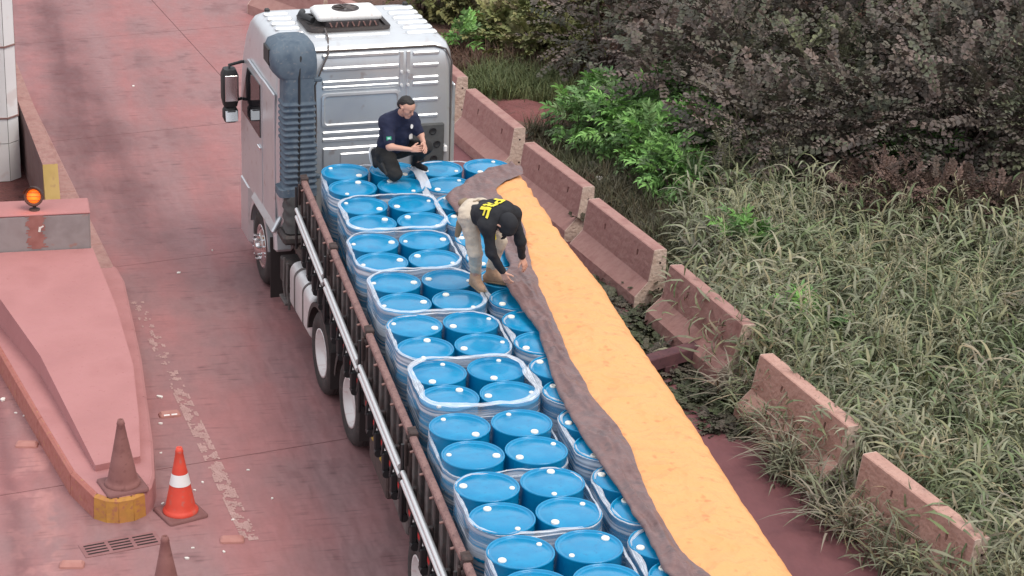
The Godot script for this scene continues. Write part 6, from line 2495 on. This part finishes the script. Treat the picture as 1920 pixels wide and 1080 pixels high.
	shrub("creeper_sprig", "small dark creeper at the end of the barrier beside bending man", "", on_ground(1100, 452), 0.3, 0.2, 22, "creep", [Color(.06, .07, .035), Color(.09, .075, .05)], 872, 3)
	# fallen branches in the thicket
	for e in [[1840, 290, 1.2, 0.5, "bare reddish branch slanting through the dark thicket"], [1070, 40, 1.3, 0.1, "bare grey branch lying over the olive shrubs"]]:
		var g := on_ground(e[0], e[1])
		var T := thing("bare_branch", e[4], "branch", g + Vector3(0, 0.9, 0))
		var st := ST()
		tube(st, [Vector3(-0.5, 0.35, -0.2) * e[2], Vector3(-0.1, 0.18, 0.0) * e[2], Vector3(0.25, 0.05, 0.1) * e[2], Vector3(0.7, -0.1, 0.3) * e[2]], 0.012, 0.022, 6)
		tube(st, [Vector3(-0.1, 0.18, 0.0) * e[2], Vector3(-0.05, -0.1, 0.15) * e[2], Vector3(-0.02, -0.9, 0.2) * e[2]], 0.012, 0.02, 6)
		obj("limb", st, M.rail_brown, T)
	# bare red earth showing between the weeds
	for e in [[[930, 190], [985, 183], [1040, 200], [1042, 228], [990, 232], [945, 222]], [[1085, 318], [1130, 315], [1135, 345], [1095, 350]]]:
		var st := ST()
		st.set_smooth_group(0)
		var c := Vector3.ZERO
		var pp := []
		for q in e:
			var g := on_ground(q[0], q[1])
			pp.append(g)
			c += g / e.size()
		c.y = ground_y(c.x, c.z) + 0.09
		for q in pp.size():
			for s in 3:
				var a: Vector3 = pp[q].lerp(pp[(q + 1) % pp.size()], s / 3.0)
				var b: Vector3 = pp[q].lerp(pp[(q + 1) % pp.size()], (s + 1) / 3.0)
				var am := a.lerp(c, 0.5) + Vector3(0, 0.05, 0)
				var bm := b.lerp(c, 0.5) + Vector3(0, 0.05, 0)
				quad(st, a, b, bm, am, Vector3.UP)
				tri(st, am, bm, c, Vector3.UP)
		structure("bare_earth", st, M.red_earth)

# ------------------------------------------------------------------ cones, studs, grate, beam, litter
func cone(label: String, at: Vector3, turn: float, main: Material, base_m: Material, band: bool) -> void:
	var T := thing("traffic_cone", label, "traffic cone", at, turn)
	var st := ST()
	loft(st, [ring_y(rrect(0.23, 0.23, 0.04, 3), 0.0), ring_y(rrect(0.23, 0.23, 0.04, 3), 0.025), ring_y(rrect(0.21, 0.21, 0.04, 3), 0.035)])
	obj("base", st, base_m, T)
	st = ST()
	lathe(st, [Vector2(0.19, 0.03), Vector2(0.195, 0.055), Vector2(0.175, 0.075), Vector2(0.165, 0.09), Vector2(0.155, 0.14)] + [Vector2(0.104, 0.40), Vector2(0.066, 0.60), Vector2(0.042, 0.74), Vector2(0.046, 0.75), Vector2(0.04, 0.77), Vector2(0.032, 0.80), Vector2(0.022, 0.80), Vector2(0.02, 0.72)], 26)
	obj("cone_body", st, main, T)
	if band:
		st = ST()
		lathe(st, [Vector2(0.114, 0.37), Vector2(0.088, 0.50)], 26)
		obj("white_band", st, M.white_tape, T)

func build_small_things() -> void:
	cone("bright orange traffic cone with white band standing on road beside island nose", Vector3(-3.28, 0, -4.32), 0.35, M.cone_orange, M.cone_base, true)
	cone("brown dust-covered traffic cone standing on the island nose", Vector3(-3.88, 0.28, -4.52), 0.25, M.cone_brown, M.cone_base, false)
	cone("brown dust-covered traffic cone standing on road past the drain grate", Vector3(-3.60, 0, -2.35), 0.1, M.cone_brown, M.cone_base, false)
	# drain grate
	var T := thing("drain_grate", "slotted drain grate set in the road before the island nose", "drain grate", Vector3(-3.965, 0, -3.72), 0.22)
	var st := ST()
	bx(st, Vector3(0, 0.003, 0), Vector3(0.84, 0.006, 0.30), Basis(), 0.002)
	obj("plate", st, M.road_plate, T)
	for g in 3:
		for k in 4:
			st = ST()
			bx(st, Vector3((g - 1) * 0.265, 0.006, -0.09 + k * 0.06), Vector3(0.225, 0.004, 0.026))
			obj("slot", st, M.grate_dark, T)
	# raised road studs
	for e in [[-3.18, -6.83, 0.1, "dusty road stud lying beside the worn edge line, next to island"], [-2.80, -3.62, -0.1, "dusty raised road stud at the end of the worn edge line"], [-4.49, -3.35, -0.15, "dusty raised road stud beyond the drain grate, on the island's far lane"], [-4.86, -6.27, -0.2, "dusty raised road stud beside the red kerb of the island"]]:
		T = thing("road_stud", e[3], "road stud", Vector3(e[0], 0.0, e[1]), e[2], "raised road studs")
		st = ST()
		loft(st, [ring_y(rrect(0.13, 0.075, 0.03, 3), 0.0), ring_y(rrect(0.125, 0.07, 0.03, 3), 0.02), ring_y(rrect(0.10, 0.035, 0.015, 3), 0.045)], true, false)
		obj("stud_body", st, M.stud, T)
		for x in ([-0.045, 0.045] if e[1] < -6.5 else []):
			st = ST()
			bx(st, Vector3(x, 0.030, 0.056), Vector3(0.07, 0.018, 0.006), Basis(Vector3(1, 0, 0), -0.6), 0.001)
			obj("lens", st, M.white_tape, T)
	# squared timber beam
	T = thing("timber_beam", "dark red squared beam lying on creeper against the tilted barrier", "beam", Vector3(3.10, 0.16, -7.22), 0.30)
	st = ST()
	bx(st, Vector3.ZERO, Vector3(0.98, 0.17, 0.19), Basis(Vector3(0, 0, 1), 0.07), 0.012)
	obj("beam_body", st, M.beam, T)
	st = ST()
	bx(st, Vector3(0.0, -0.115, 0.0), Vector3(0.2, 0.10, 0.2), Basis(), 0.01)
	obj("packing_block", st, M.beam, T)
	# litter
	var r := RandomNumberGenerator.new()
	r.seed = 4
	var spots := [[300, 745, .05], [335, 512, .03], [232, 588, .025], [5, 750, .05], [300, 795, .03], [302, 850, .02], [380, 905, .022], [365, 920, .02], [465, 882, .02], [360, 940, .03], [305, 945, .025], [315, 962, .02], [350, 1048, .03], [437, 975, .02], [45, 780, .02], [30, 775, .02], [362, 1028, .02], [420, 1035, .02], [510, 935, .02], [398, 470, .02], [250, 162, .03]]
	var n := 0
	for s in spots:
		var d := ray(s[0], s[1])
		var p := CAM_POS + d * (-CAM_POS.y / d.y)
		var o := thing("litter_scrap", "small pale scrap of litter on the dusty road near the traffic island", "litter", p, r.randf() * TAU, "pale scraps on the road")
		st = ST()
		var pl := PackedVector2Array()
		for q in 7:
			var a := TAU * q / 7.0
			pl.append(Vector2(cos(a), sin(a) * 0.6) * s[2] * r.randf_range(0.6, 1.25))
		prism(st, pl, 0.0, 0.008 + s[2] * 0.2, Transform3D(Basis(Vector3(1, 0, 0), Vector3(0, 0, 1), Vector3(0, 1, 0)), Vector3.ZERO))
		obj("scrap", st, M.litter, o)
		n += 1
	var g := on_ground(1122, 345)
	var cup := thing("crushed_cup", "crushed white cup lying in the weeds behind barriers", "litter", g, 0.4)
	st = ST()
	lathe(st, [Vector2(0.05, 0), Vector2(0.06, 0.02), Vector2(0.045, 0.06), Vector2(0.065, 0.11), Vector2(0.06, 0.11), Vector2(0.04, 0.06)], 10)
	obj("cup", st, M.litter, cup)
	# film left over the lids between the two front pallets
	var ff := thing("loose_film", "loose strip of plastic film hanging between the two front pallets", "plastic film", Vector3.ZERO)
	st = ST()
	st.set_smooth_group(0)
	var rows := []
	var A := [Vector3(-0.02, 2.45, -8.35), Vector3(0.03, 2.47, -8.1), Vector3(0.05, 2.44, -7.85), Vector3(0.06, 2.34, -7.62), Vector3(0.05, 2.2, -7.56)]
	for q in 17:
		var f := q / 16.0 * 3.999
		var i := int(f)
		var c: Vector3 = A[i].lerp(A[i + 1], f - i)
		var row := []
		for e in 6:
			row.append(c + Vector3((e - 2.5) * 0.026, 0.012 * sin(e * 2.1 + q * 0.8), 0.01 * sin(e * 1.3 + q)))
		rows.append(row)
	grid_mesh(st, rows)
	var fm := mat(Color(0.88, 0.9, 0.94, 0.62), 0.3)
	fm.transparency = BaseMaterial3D.TRANSPARENCY_ALPHA
	fm.cull_mode = BaseMaterial3D.CULL_DISABLED
	obj("strip", st, fm, ff)
